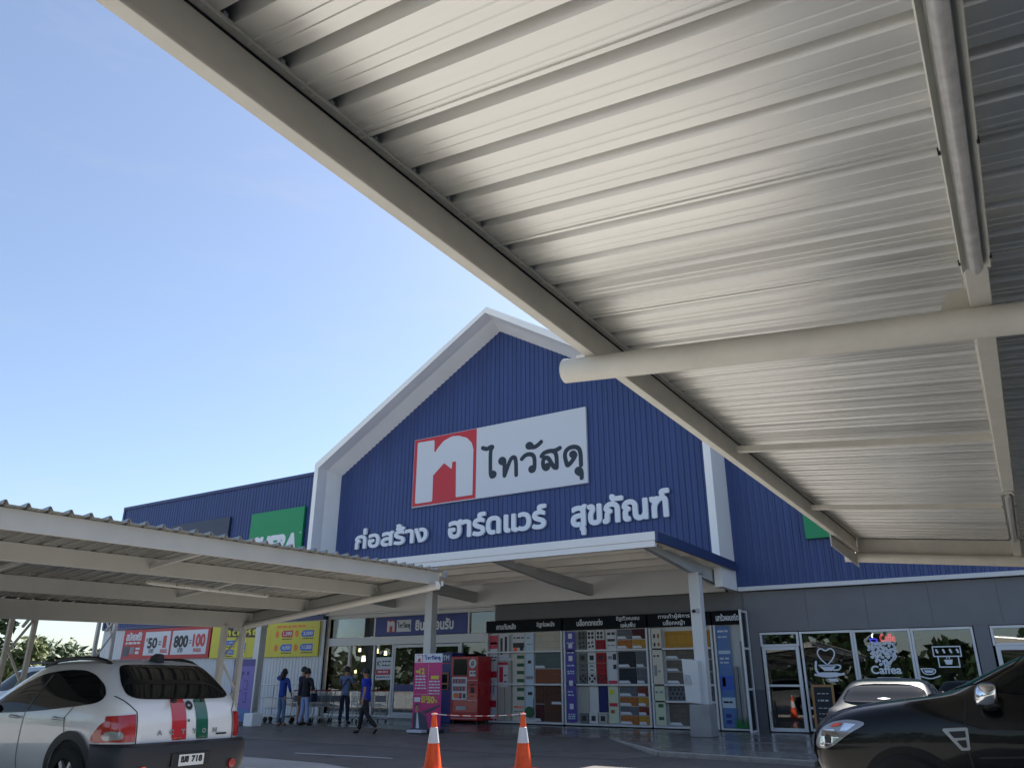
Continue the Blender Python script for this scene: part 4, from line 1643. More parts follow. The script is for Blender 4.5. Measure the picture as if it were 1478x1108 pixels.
# cash machine
t = thing('cash_machine', 'dark blue cash machine kiosk behind the pink banner', 'cash machine', (-17.6, 23.4, 0))
b = MB()
b.box(-18.05, -17.18, 23.1, 23.85, .0, 2.28)
b.build('cabinet', 'atm_blue', t, bevel=.015)
PA = Plane((0, 23.1, 0))
b = MB()
PA.text(b, 'ATM', -17.72, -17.3, 2.02, 2.18, .006, 0, bold=.03)
PA.rect(b, -18.0, -17.22, 1.9, 1.93, .005, 1)
b.build('lettering', ['sign_white', 'tag_red'], t, tidy=False)
b = MB()
PA.slab(b, -17.82, -17.28, 1.05, 1.62, 0, .03, 0)
b.build('surround', mat('atm_bronze', S(150, 96, 66), .4), t, bevel=.01)
b = MB()
PA.slab(b, -17.76, -17.34, 1.28, 1.56, .031, .036, 0)
PA.slab(b, -17.76, -17.34, 1.08, 1.22, .031, .05, 0)
b.build('screen', 'screen_black', t)

# stand banners
t = thing('stand_banner', 'pink stand banner with a white header in front of the cash machine', 'banner', (-14.6, 18.5, 0))
PK = Plane((0, 18.45, 0))
bx0, bx1 = -15.06, -14.06
b = MB()
PK.slab(b, bx0, bx1, .1, 1.82, -.012, 0)
b.build('panel', 'pink', t)
b = MB()
PK.slab(b, bx0, bx1, 1.822, 2.06, -.012, 0)
hd = b.build('header', 'sign_white', t)
b = MB()
emblem(b, PK, bx0 + .05, bx0 + .3, 1.84, 2.03, .003, 0, 1)
b.build('emblem', ['sign_red', 'sign_white'], hd, tidy=False)
b = MB()
brand_word(b, PK, bx0 + .36, bx1 - .06, 1.86, 2.02, .003, 0, w=.24)
b.build('lettering', 'navy_sign', hd, tidy=False)
b = MB()
PK.text(b, '12', bx0 + .2, bx0 + .38, 1.52, 1.66, .004, 0, bold=.05)
PK.dashes(b, bx0 + .06, bx0 + .19, 1.55, .06, .004, 0, 2)
PK.text(b, '50', bx0 + .52, bx0 + .76, .76, .92, .004, 0, bold=.06)
PK.text(b, '%', bx0 + .79, bx0 + .87, .77, .84, .004, 0, bold=.04)
PK.text(b, 'ลด', bx0 + .3, bx0 + .5, .84, .94, .004, 0, bold=.04)
PK.dashes(b, bx0 + .3, bx0 + .5, .77, .05, .004, 0, 5)
PK.dashes(b, bx0 + .62, bx0 + .9, 1.38, .09, .004, 0, 6)
b.build('yellow_print', 'yellow', t, tidy=False)
b = MB()
for i, z in enumerate((1.44, 1.36, 1.28, 1.2, 1.12)):
    PK.dashes(b, bx0 + .06, bx0 + .46, z, .035, .004, 0, 10 + i)
    PK.dashes(b, bx0 + .56, bx0 + .94, z - .14, .035, .004, 0, 20 + i)
PK.rect(b, bx0 + .52, bx0 + .526, 1.0, 1.78, .004)
PK.rect(b, bx0 + .04, bx1 - .04, .98, .986, .004)
PK.rect(b, bx0 + .05, bx0 + .26, .78, .9, .004)
b.build('white_print', 'sign_white', t, tidy=False)
b = MB()
PK.poly(b, [(bx0 + .04, .1), (bx0 + .02, .42), (bx0 + .12, .56), (bx0 + .2, .52), (bx0 + .34, .5), (bx0 + .5, .42), (bx0 + .58, .1)], .004, 0)
PK.poly(b, [(bx0 + .3, .52), (bx1 - .02, .72), (bx1 - .02, .68), (bx0 + .5, .48)], .004, 0)
PK.poly(b, [(bx0 + .15, .1), (bx0 + .16, .5), (bx0 + .2, .5), (bx0 + .27, .1)], .007, 1)
PK.poly(b, [(bx0 + .11, .5), (bx0 + .1, .62), (bx0 + .13, .7), (bx0 + .2, .7), (bx0 + .22, .6), (bx0 + .19, .5)], .007, 2)
PK.poly(b, [(bx0 + .09, .62), (bx0 + .1, .72), (bx0 + .16, .76), (bx0 + .23, .71), (bx0 + .22, .64), (bx0 + .2, .69), (bx0 + .13, .69)], .01, 0)
b.build('portrait_print', ['charcoal_sign', 'sign_white', 'skin'], t, tidy=False)
b = MB()
b.box(bx0 - .02, bx1 + .02, 18.4, 18.62, 0.0, .1)
b.build('base', 'charcoal_sign', t, bevel=.01)
b = MB()
b.box(bx0 + .1, bx0 + .62, 18.1, 18.36, 0.0, .07)
o = b.build('white_slab', 'sign_white', None, bevel=.01)
o.name = 'paving_slab'
tag(o, 'low white slab lying in front of the pink banner', 'slab')

t = thing('stand_banner', 'purple and blue stand banner with phone pictures near the white wall', 'banner', (-22.2, 18.3, 0))
PQ = Plane((0, 18.3, 0))
b = MB()
PQ.slab(b, -22.75, -21.7, .1, 2.0, -.012, 0)
b.build('panel', 'purple', t)
b = MB()
PQ.rect(b, -22.75, -21.7, 1.78, 2.0, .004, 0)
PQ.poly(b, [(-22.75, .1), (-21.7, .1), (-21.7, .42), (-22.2, .5), (-22.75, .4)], .004, 1)
for x in (-22.55, -22.3, -22.05):
    PQ.rect(b, x, x + .12, 1.5, 1.62, .004, 0)
for z in (1.05, .66):
    PQ.rect(b, -22.14, -21.96, z, z + .3, .004, 0)
    PQ.rect(b, -22.12, -21.98, z + .03, z + .27, .008, 2)
for i, z in enumerate((1.42, 1.0, .6)):
    PQ.dashes(b, -22.65, -22.2, z, .04, .004, 0, 30 + i)
b.build('print', ['purple_dark', 'banner_blue', 'purple'], t, tidy=False)
b = MB()
b.box(-22.75, -21.7, 18.2, 18.45, ground_z(0, 18.3), .1)
b.build('base', 'charcoal_sign', t, bevel=.01)

t = thing('concrete_block', 'white concrete block on the paving beside the purple banner', 'block', (-21.3, 18.2, ground_z(0, 18.2)))
b = MB()
b.box(-21.6, -21.2, 18.0, 18.4, ground_z(0, 18.2), .36)
b.build('block', 'white_paint', t, bevel=.015)
b = MB()
b.tube([(-21.4, 18.1, .36), (-21.4, 18.1, .41), (-21.4, 18.3, .41), (-21.4, 18.3, .36)], .012)
b.build('lifting_loop', 'galvanised', t, smooth=40)

# box and camera on the canopy post
t = thing('notice_box', 'white metal box hung on the canopy post with a paper in its slot', 'box', (-7.75, 20.95, .8))
b = MB()
b.prism([(-7.84, .82), (-7.44, .79), (-7.44, 1.84), (-7.88, 1.90)], 20.84, 21.04, lambda u, v, d: (u, d, v))
b.build('case', 'white_metal', t, bevel=.01)
b = MB()
b.prism([(-7.82, 1.30), (-7.64, 1.27), (-7.69, 1.48), (-7.80, 1.51)], 20.78, 20.838, lambda u, v, d: (u, d, v))
b.build('paper', 'bin_grey', t)
t = thing('security_camera', 'small dark camera fixed to the canopy post below the ceiling', 'camera', (-7.6, 21.0, 3.1))
b = MB()
b.cyl((-7.50, 21.049, 3.12), (-7.50, 20.99, 3.11), .05, .04, n=16)
b.build('housing', 'black_plastic', t, smooth=40)
b = MB()
b.box(-7.42, -7.34, 20.99, 21.049, 3.06, 3.18)
b.build('junction_box', 'bin_grey', t)

# cafe things
t = thing('chalk_board', 'black chalk board in a wooden frame standing by the cafe window', 'sign', (-4.95, 23.5, 0))
b = MB()
lean = lambda u, v, d: (u, 23.45 + d + v * .1, v)
for q in ([(-5.24, .02), (-5.18, .02), (-5.18, 1.26), (-5.24, 1.26)], [(-4.72, .02), (-4.66, .02), (-4.66, 1.26), (-4.72, 1.26)], [(-5.18, 1.2), (-4.72, 1.2), (-4.72, 1.26), (-5.18, 1.26)], [(-5.18, .2), (-4.72, .2), (-4.72, .26), (-5.18, .26)]):
    b.prism(q, 0, .035, lean)
b.build('frame', 'wood', t)
b = MB()
b.prism([(-5.18, .26), (-4.72, .26), (-4.72, 1.2), (-5.18, 1.2)], .01, .025, lean)
b.build('slate', 'chalk_black', t)
b = MB()
for i, (z, h_) in enumerate(((1.02, .05), (.84, .08), (.66, .04), (.52, .04), (.4, .04))):
    u = -5.1
    rnd = random.Random(i)
    while u < -4.82:
        w_ = rnd.uniform(.03, .1)
        b.add([lean(u, z, .006), lean(u + w_, z, .006), lean(u + w_, z + h_ * .5, .006), lean(u, z + h_ * .5, .006)], [(0, 1, 2, 3)])
        u += w_ + .03
b.build('chalk_marks', 'bin_grey', t, tidy=False)

PW = Plane((0, YC - .008, 0))


def sticker(label, build_fn):
    mb = MB()
    build_fn(mb)
    o = mb.build('window_sticker', ['sticker_white', 'sticker_dark'], None, tidy=False)
    tag(o, label, 'sticker', 'white stickers on the cafe windows')


def st_cup(mb):
    cx, cz = -4.84, 2.03
    h_ = [(cx, cz - .26), (cx - .2, cz - .06), (cx - .24, cz + .1), (cx - .13, cz + .2), (cx, cz + .1), (cx + .13, cz + .2), (cx + .24, cz + .1), (cx + .2, cz - .06), (cx, cz - .26)]
    PW.strokes(mb, [h_], .034, .004, 0, res=.01)
    PW.poly(mb, [(cx - .26, 1.78), (cx - .1, 1.62), (cx + .1, 1.62), (cx + .26, 1.78)], .004, 0)
    PW.poly(mb, [(cx - .24, 1.76), (cx + .24, 1.76), (cx + .1, 1.72), (cx - .1, 1.72)], .008, 1)
    PW.strokes(mb, [[(cx + .2, 1.78), (cx + .36, 1.76), (cx + .3, 1.64), (cx + .14, 1.64)]], .04, .004, 0, res=.012)
    PW.strokes(mb, [[(cx - .3, 1.86), (cx - .34, 1.62), (cx - .2, 1.5)], [(cx - .36, 1.52), (cx, 1.46), (cx + .4, 1.54)]], .06, .004, 0, res=.014)
    PW.poly(mb, [(cx - .34, 1.52), (cx - .14, 1.46), (cx + .2, 1.46), (cx + .38, 1.54), (cx + .2, 1.58), (cx - .2, 1.58)], .008, 0)
    PW.poly(mb, [(cx - .04, 1.42), (cx + .2, 1.42), (cx + .24, 1.34), (cx, 1.34)], .004, 0)


def st_heart(mb):
    cx, cz = -3.36, 2.02
    rnd = random.Random(5)
    for _ in range(900):
        u, v = rnd.uniform(-.36, .36), rnd.uniform(-.36, .34)
        X, Y = u / .31, v / .3 + .1
        if (X * X + Y * Y - 1) ** 3 - X * X * Y ** 3 < 0:
            if all(math.hypot(u - a, v - c) > .062 for a, c in st_heart.done):
                st_heart.done.append((u, v))
    for k, (u, v) in enumerate(st_heart.done):
        a = rnd.uniform(0, 3.14)
        pts = []
        for i in range(12):
            t_ = 2 * math.pi * i / 12
            ex, ey = .05 * math.cos(t_), .036 * math.sin(t_)
            pts.append((cx + u + ex * math.cos(a) - ey * math.sin(a), cz + v + ex * math.sin(a) + ey * math.cos(a)))
        PW.poly(mb, pts, .004 + (k % 3) * .001, 0)
        PW.poly(mb, [(cx + u - .035 * math.cos(a), cz + v - .035 * math.sin(a)), (cx + u + .006 * math.sin(a), cz + v - .006 * math.cos(a)), (cx + u + .035 * math.cos(a), cz + v + .035 * math.sin(a)), (cx + u - .006 * math.sin(a), cz + v + .006 * math.cos(a))], .009, 1)
    PW.text(mb, 'Caffea', -3.72, -2.98, 1.54, 1.74, .004, 0, bold=.03)
    PW.rect(mb, -3.6, -3.04, 1.42, 1.45, .004, 0)


st_heart.done = []


def st_machine(mb):
    PW.strokes(mb, [[(-2.14, 2.2), (-2.14, 1.96), (-1.5, 1.96), (-1.5, 2.2), (-2.14, 2.2)], [(-2.05, 1.96), (-2.05, 1.7), (-1.58, 1.7), (-1.58, 1.96)]], .028, .004, 0, res=.01, sm=0)
    for u in (-2.06, -1.9, -1.74, -1.58):
        PW.strokes(mb, [[(u, 2.12), (u + .02, 2.06)]], .05, .004, 0, res=.01, sm=0)
    PW.poly(mb, [(-1.92, 1.88), (-1.72, 1.88), (-1.75, 1.76), (-1.89, 1.76)], .004, 0)
    PW.rect(mb, -1.86, -1.84, 1.9, 1.95, .004, 0)
    PW.rect(mb, -1.8, -1.78, 1.9, 1.95, .004, 0)
    PW.strokes(mb, [[(-2.56, 1.48), (-2.32, 1.4), (-2.08, 1.48)], [(-2.5, 1.66), (-2.44, 1.52), (-2.2, 1.52), (-2.14, 1.66), (-2.5, 1.66)]], .028, .004, 0, res=.01)
    PW.poly(mb, [(-2.44, 1.62), (-2.2, 1.62), (-2.24, 1.56), (-2.4, 1.56)], .004, 0)


sticker('white cup under a heart outline on the cafe window by the chalk board', st_cup)
sticker('white heart of coffee beans above a word on the middle cafe window', st_heart)
sticker('white coffee machine and saucer cup on the cafe window farthest from the door', st_machine)

t = thing('neon_sign', 'lit neon sign with a blue cup and red letters in the cafe window', 'neon sign', (-3.4, YC + .12, 2.4))
PNn = Plane((0, YC + .10, 0))
b = MB()
PNn.slab(b, -3.72, -3.0, 2.3, 2.62, -.02, -.01)
b.build('backing', 'shop_glass', t)
b = MB()
PNn.strokes(b, [[(-3.66, 2.44), (-3.64, 2.36), (-3.56, 2.34), (-3.49, 2.37), (-3.47, 2.44), (-3.66, 2.44)]], .035, .004, 0, res=.008)
PNn.strokes(b, [[(-3.58, 2.48), (-3.6, 2.53), (-3.56, 2.57)]], .025, .004, 1, res=.008)
b.build('cup_tube', ['neon_blue', 'cool_lamp'], t, tidy=False)
b = MB()
PNn.text(b, 'Caffe', -3.4, -3.02, 2.36, 2.56, .004, 0, bold=.02)
b.build('letter_tube', 'neon_red', t, tidy=False)
b = MB()
t = thing('cafe_counter', 'dark counter with a pale top inside the cafe', 'counter', (-3, 27, 0))
b.box(-5.2, -1.0, 27, 27.6, .02, 1.0)
b.build('front', 'interior', t)
b = MB()
b.box(-5.25, -.95, 26.95, 27.65, 1.0, 1.05)
b.build('top', 'bin_grey', t)
garl = MB()
rnd = random.Random(4)
for i in range(150):
    x = -5.4 + 4.2 * i / 150
    z = 2.58 - .16 * abs(math.sin((x + 5.4) * 2.2)) + rnd.uniform(-.05, .05)
    a = rnd.uniform(0, 3)
    garl.add([(x, 24.3, z), (x + .06 * math.cos(a), 24.3 + rnd.uniform(-.03, .03), z + .06 * math.sin(a)), (x - .03, 24.32, z - .07)], [(0, 1, 2)])
o = garl.build('garland', mat('garland_red', S(170, 40, 30), .6), None, tidy=False)
tag(o, 'red leaf garland strung along the top inside the cafe windows', 'garland')

# store interior: lamps and shelving seen through the doors
lamp_spots = [(-22.6, 27.5, 2.55, 'warm_lamp', .07), (-22.2, 27.2, 2.2, 'warm_lamp', .11), (-21.7, 27.8, 2.5, 'warm_lamp', .09), (-21.4, 27.0, 1.95, 'warm_lamp', .13), (-23.0, 28.4, 2.9, 'cool_lamp', .07), (-22.4, 28.6, 2.9, 'cool_lamp', .07), (-21.0, 27.4, 2.4, 'warm_lamp', .08), (-23.1, 27.0, 1.75, 'warm_lamp', .07), (-22.5, 26.9, 1.7, 'warm_lamp', .06), (-21.6, 28.2, 2.85, 'warm_lamp', .07)]
for i, (x, y, z, m_, r_) in enumerate(lamp_spots):
    x, y = -24.15 + (x + 23.1) * .92, 25.1 + (y - 26.9) * .45
    t = thing('pendant_lamp', 'lit pendant lamp hanging inside the store behind the entrance glass', 'lamp', (x, y, z), group='pendant lamps lit inside the store')
    b = MB()
    b.cyl((x, y, z - r_), (x, y, z + r_), r_ * .8, r_ * .6)
    b.build('shade', m_, t, smooth=40)
    b = MB()
    b.cyl((x, y, z + r_), (x, y, 3.84), .008, n=6)
    b.build('cord', 'black_plastic', t)
for i, (x0, x1, y, h_) in enumerate(((-24.2, -23.4, 29, 2.2), (-20.4, -18.0, 30, 2.0), (-22.8, -21.4, 29.6, 1.3))):
    t = thing('store_shelf', ('tall stocked shelf behind the first entrance window pane', 'stocked shelf deep inside the store behind the sliding doors', 'low stocked shelf under the lit pendant lamps')[i], 'shelf', ((x0 + x1) / 2, y, 0))
    b = MB()
    for k in range(4):
        b.box(x0, x1, y, y + .5, .1 + k * h_ / 4, .13 + k * h_ / 4)
    b.box(x0, x0 + .04, y, y + .5, .02, h_)
    b.box(x1 - .04, x1, y, y + .5, .02, h_)
    b.build('rack', 'galvanised', t)
    b = MB()
    rnd = random.Random(i)
    for k in range(4):
        x = x0 + .06
        while x < x1 - .2:
            w_ = rnd.uniform(.1, .25)
            b.box(x, x + w_ - .02, y + .05, y + .45, .132 + k * h_ / 4, .132 + k * h_ / 4 + rnd.uniform(.15, .3) * h_ / 2.2, rnd.randrange(4))
            x += w_
    b.build('stock', ['bin_grey', 'banner_red', 'banner_blue', 'wood'], t)

# ------------------------------------------------------------------ people
def skin_mesh(name, verts, edges, radii, material, parent, root=0, sub=1):
    me = bpy.data.meshes.new(name)
    me.from_pydata(verts, edges, [])
    o = bpy.data.objects.new(name, me)
    COL.objects.link(o)
    sk = o.modifiers.new('skin', 'SKIN')
    sk.use_smooth_shade = True
    sk.branch_smoothing = 0.4
    for i, r in enumerate(radii):
        me.skin_vertices[0].data[i].radius = r if isinstance(r, tuple) else (r, r)
    me.skin_vertices[0].data[root].use_root = True
    sb = o.modifiers.new('sub', 'SUBSURF')
    sb.levels = sub
    sb.render_levels = sub
    dg = bpy.context.evaluated_depsgraph_get()
    m2 = bpy.data.meshes.new_from_object(o.evaluated_get(dg))
    o.modifiers.clear()
    o.data = m2
    bpy.data.meshes.remove(me)
    m2.name = name
    m2.materials.clear()
    m2.materials.append(MATS[material])
    m2.shade_smooth()
    attach(o, parent)
    return o


class Chain:
    def __init__(s):
        s.v, s.e, s.r = [], [], []

    def p(s, co, r, prev=None):
        s.v.append(tuple(co))
        s.r.append(r)
        if prev is not None:
            s.e.append((prev, len(s.v) - 1))
        return len(s.v) - 1


def person(label, loc, rz, pose, top, top_m, legs_m, shoe_m, hair='short', sleeve='short', shorts=False, group=None, slim=1.0, shirt_low=.88, h=1.0):
    """pose: dict of joint positions, x forward, y left, z up"""
    t = thing('person', label, 'person', loc, rz, group, own=True)
    J = dict(pelvis=(0, 0, .93), waist=(0, 0, 1.08), chest=(0, 0, 1.28), neck=(0, 0, 1.44), head0=(.015, 0, 1.52), head1=(.025, 0, 1.60), head2=(.012, 0, 1.67),
             shL=(0, .165, 1.385), elL=(-.02, .235, 1.12), wrL=(.05, .25, .89), shR=(0, -.165, 1.385), elR=(-.02, -.235, 1.12), wrR=(.05, -.25, .89),
             hiL=(0, .085, .86), knL=(.015, .095, .48), anL=(-.02, .1, .09), toL=(.13, .12, .035), hiR=(0, -.085, .86), knR=(.015, -.095, .48), anR=(-.02, -.1, .09), toR=(.13, -.12, .035))
    J.update(pose)
    J = {k: Vector(v) * h for k, v in J.items()}
    s = slim * h
    c = Chain()
    pel = c.p(J['pelvis'], .085 * s)
    wa = c.p(J['waist'], .075 * s, pel)
    ch = c.p(J['chest'], .07 * s, wa)
    ne = c.p(J['neck'], .055 * s, ch)
    h0 = c.p(J['head0'], .066 * s, ne)
    h1 = c.p(J['head1'], .088 * s, h0)
    c.p(J['head2'], .07 * s, h1)
    fx = (J['head1'] - J['head0'])
    face = J.get('face', Vector((1, 0, 0))).normalized()
    c.p(J['head0'] + face * .085 + Vector((0, 0, .05)), .014 * s, h0)     # nose
    side = face.cross(Vector((0, 0, 1))).normalized()
    for k in (-1, 1):
        c.p(J['head0'] + side * (k * .085) + Vector((0, 0, .05)), .016 * s, h0)   # ears
    for S_ in 'LR':
        a = c.p(J['sh' + S_], .042 * s, ch)
        b_ = c.p(J['el' + S_], .043 * s, a)
        w_ = c.p(J['wr' + S_], .028 * s, b_)
        d = (J['wr' + S_] - J['el' + S_]).normalized()
        q = d.cross(Vector((0, 1, 0)))
        q = q.normalized() if q.length > .1 else Vector((1, 0, 0))
        palm = J['wr' + S_] + d * .075
        pv = c.p(palm, .033 * s, w_)
        for i, L in enumerate((.062, .074, .07, .055)):
            off = q * ((i - 1.5) * .018)
            f1 = c.p(palm + off + d * .038, .0095 * s, pv)
            c.p(palm + off * 1.1 + d * (.038 + L * .62) + Vector((0, 0, -.012)), .008 * s, f1)
        f1 = c.p(J['wr' + S_] + d * .05 + q * .045, .011 * s, pv)
        c.p(J['wr' + S_] + d * .09 + q * .062, .009 * s, f1)
        a = c.p(J['hi' + S_], .078 * s, pel)
        k_ = c.p(J['kn' + S_], .056 * s, a)
        f_ = c.p((J['kn' + S_] * .55 + J['an' + S_] * .45), .052 * s, k_)
        an = c.p(J['an' + S_], .036 * s, f_)
        c.p(J['to' + S_], .022 * s, an)
    body = skin_mesh('body', c.v, c.e, c.r, 'skin', t)
    # shirt
    c = Chain()
    low = J['pelvis'] * (1 - .0) + Vector((0, 0, (shirt_low - .93) * h))
    pz_ = c.p(low - Vector((0, 0, .05)), .148 * s)
    p0 = c.p(low, .15 * s, pz_)
    p1 = c.p(J['waist'], .14 * s, p0)
    p2 = c.p(J['chest'], .165 * s, p1)
    p3 = c.p(J['neck'] - Vector((0, 0, .03)), .088 * s, p2)
    c.p(J['neck'] + Vector((0, 0, .005)), .064 * s, p3)
    for S_ in 'LR':
        y_ = c.p(J['neck'].lerp(J['sh' + S_], .55) - Vector((0, 0, .035)), .092 * s, p3)
        a = c.p(J['sh' + S_], .08 * s, y_)
        e = J['el' + S_]
        if sleeve == 'short':
            e = J['sh' + S_].lerp(e, .78)
            c.p(e, .066 * s, a)
        else:
            k_ = c.p(e, .058 * s, a)
            c.p(J['el' + S_].lerp(J['wr' + S_], .55 if sleeve == 'mid' else .9), .046 * s, k_)
    skin_mesh(top, c.v, c.e, c.r, top_m, t, root=2)
    # legs
    c = Chain()
    p0 = c.p(J['pelvis'] + Vector((0, 0, .03)), .134 * s)
    p1 = c.p(J['pelvis'] - Vector((0, 0, .04)), .13 * s, p0)
    for S_ in 'LR':
        a = c.p(J['hi' + S_], .1 * s, p1)
        if shorts:
            c.p(J['hi' + S_].lerp(J['kn' + S_], .85), .085 * s, a)
        else:
            k_ = c.p(J['kn' + S_], .071 * s, a)
            m_ = c.p(J['kn' + S_].lerp(J['an' + S_], .5), .062 * s, k_)
            c.p(J['an' + S_] - (J['kn' + S_] - J['an' + S_]).normalized() * .015, .057 * s, m_)
    skin_mesh('shorts' if shorts else 'trousers', c.v, c.e, c.r, legs_m, t, root=1)
    for S_ in 'LR':
        c = Chain()
        d = J['to' + S_] - J['an' + S_]
        hd = Vector((d.x, d.y, 0)).normalized() if Vector((d.x, d.y, 0)).length > .02 else Vector((1, 0, 0))
        heel = J['an' + S_] + d.normalized() * -.02 + Vector((0, 0, -.045)) if d.z > -.2 else J['an' + S_] - hd * .03
        a = c.p(heel, .05)
        b_ = c.p(heel.lerp(J['to' + S_], .5) + Vector((0, 0, .008)), .05, a)
        c.p(J['to' + S_] + d.normalized() * .04, .04, b_)
        skin_mesh('shoe', c.v, c.e, c.r, shoe_m, t)
    # hair: cap of small locks hugging the skull
    hc = J['head1'] + Vector((0, 0, .012)) - face * .014
    mb = MB()
    n, kk = 20, 10
    vs, fs = [], []
    rx = .107 * s
    for j in range(kk + 1):
        th = math.pi * (.62 if hair == 'short' else .66) * j / kk
        for i in range(n):
            a = 2 * math.pi * i / n
            dirv = Vector((math.sin(th) * math.cos(a), math.sin(th) * math.sin(a), math.cos(th)))
            fr = dirv.dot(face)
            r_ = rx * (1 + .05 * math.sin(i * 2.7 + j))
            p = hc + Vector((dirv.x * r_, dirv.y * r_ * .92, dirv.z * rx * 1.14))
            if fr > .35 and dirv.z < .55:
                p = hc + Vector((dirv.x, dirv.y, dirv.z)) * rx * .72
            vs.append(p)
    for j in range(kk):
        for i in range(n):
            fs.append((j * n + i, (j + 1) * n + i, (j + 1) * n + (i + 1) % n, j * n + (i + 1) % n))
    mb.add(vs, fs)
    if hair == 'long':
        q = J['neck'] - face * .07
        mb.ball(q + Vector((0, 0, .05)), .085, .095, .16)
    if hair == 'tied':
        mb.ball(hc - face * .1 + Vector((0, 0, -.02)), .05, .05, .06)
    mb.build('hair', 'hair_black', t, smooth=80)
    # eyes and mouth
    mb = MB()
    for k in (-1, 1):
        e = J['head1'] + face * .078 + side * (k * .032) + Vector((0, 0, -.015))
        mb.ball(e, .011, .011, .008, 8, 6)
    e = J['head0'] + face * .06 + Vector((0, 0, .0))
    mb.ball(e, .014, .022, .005, 8, 6)
    mb.build('eyes_and_mouth', 'hair_black', t)
    return t


gz = ground_z
p1 = person('woman in a blue long sleeved top and grey jeans, one hand raised to her head', (-20.75, 18.75, gz(0, 18.75)), R(100),
            dict(shL=(0, .16, 1.40), elL=(.12, .36, 1.42), wrL=(.16, .18, 1.53), shR=(0, -.16, 1.385), elR=(.02, -.24, 1.14), wrR=(.16, -.2, .98),
                 knL=(.02, .07, .48), anL=(-.03, .07, .09), toL=(.1, .09, .035), anR=(.05, -.08, .09), toR=(.18, -.09, .035)),
            'blouse', 'shirt_blue', 'jeans_grey', 'sandal_tan', hair='long', sleeve='long', slim=.92, h=1.0, group=None)
p2 = person('person in tan shorts half hidden behind the woman in blue', (-20.6, 19.45, 0), R(80),
            dict(elL=(.08, .2, 1.14), wrL=(.28, .1, 1.08)), 'jersey', 'shirt_navy', 'shorts_tan', 'shoe_black', hair='short', shorts=True, h=1.03)
p3 = person('person in a black top and pale blue jeans with a dark bag at the hip', (-20.05, 19.1, gz(0, 19.1)), R(95),
            dict(elL=(.03, .25, 1.14), wrL=(.2, .16, 1.02), shR=(0, -.17, 1.385), elR=(-.05, -.30, 1.16), wrR=(.1, -.3, 1.0),
                 hiL=(0, .09, .86), anL=(-.05, .13, .09), toL=(.1, .15, .035), anR=(.03, -.12, .09), toR=(.16, -.16, .035)),
            'sweater', 'shirt_black', 'jeans_light', 'shoe_black', hair='tied', sleeve='mid', slim=.98)
b = MB()
b.prism([(-.13, 0), (.13, 0), (.11, .26), (-.11, .26)], -.05, .05, lambda u, v, d: (-19.68 + d, 19.1 + u, .7 + v))
hb = thing('hand_bag', 'dark shoulder bag hanging at the hip of the person in black', 'bag', (-19.68, 19.1, .7))
b.build('pouch', 'shirt_navy', hb, bevel=.02)
b = MB()
b.tube([(-19.68, 19.0, .95), (-19.7, 19.02, 1.1), (-19.76, 19.12, 1.15), (-19.7, 19.2, 1.1), (-19.68, 19.2, .95)], .01)
b.build('strap', 'shirt_black', hb)
p4 = person('man in a grey blue shirt with a cross strap at the shopping trolleys', (-19.75, 20.6, 0), R(115),
            dict(elL=(.12, .22, 1.17), wrL=(.34, .16, 1.1), elR=(.1, -.22, 1.15), wrR=(.33, -.16, 1.08), anL=(-.06, .12, .09), toL=(.08, .14, .035), anR=(.06, -.11, .09), toR=(.2, -.14, .035)),
            'shirt', 'shirt_greyblue', 'trousers_navy', 'shoe_black', hair='short', sleeve='short', slim=1.06, h=1.04)
mb = MB()
mb.bar((-.155, -.13, 1.42), (-.15, .12, 1.08), .035, .012, upv=(1, 0, 0))
mb.build('cross_strap', 'shirt_navy', p4)
p5 = person('man in a royal blue polo shirt and black trousers striding past the entrance', (-16.15, 17.7, gz(0, 17.7)), R(196),
            dict(pelvis=(0, 0, .92), chest=(.03, 0, 1.28), neck=(.04, 0, 1.44), head0=(.06, 0, 1.52), head1=(.07, 0, 1.60), head2=(.055, 0, 1.67),
                 shL=(.03, .17, 1.385), elL=(-.06, .22, 1.13), wrL=(-.02, .24, .89), shR=(.03, -.17, 1.385), elR=(.0, -.22, 1.12), wrR=(.14, -.22, .92),
                 hiL=(-.02, .085, .86), knL=(-.1, .09, .47), anL=(-.42, .1, .16), toL=(-.36, .11, .03), hiR=(.02, -.085, .86), knR=(.16, -.09, .47), anR=(.22, -.1, .085), toR=(.37, -.11, .035)),
            'polo_shirt', 'shirt_royal', 'trousers_black', 'shoe_black', hair='short', sleeve='short', slim=1.0, h=1.0)

# ------------------------------------------------------------------ trolleys
def wire_grid(mb, place, u0, u1, v0, v1, nu, nv, r=.004):
    for i in range(nu + 1):
        u = u0 + (u1 - u0) * i / nu
        mb.bar(place(u, v0), place(u, v1), r * 2, r * 2)
    for j in range(nv + 1):
        v = v0 + (v1 - v0) * j / nv
        mb.bar(place(u0, v), place(u1, v), r * 2, r * 2)


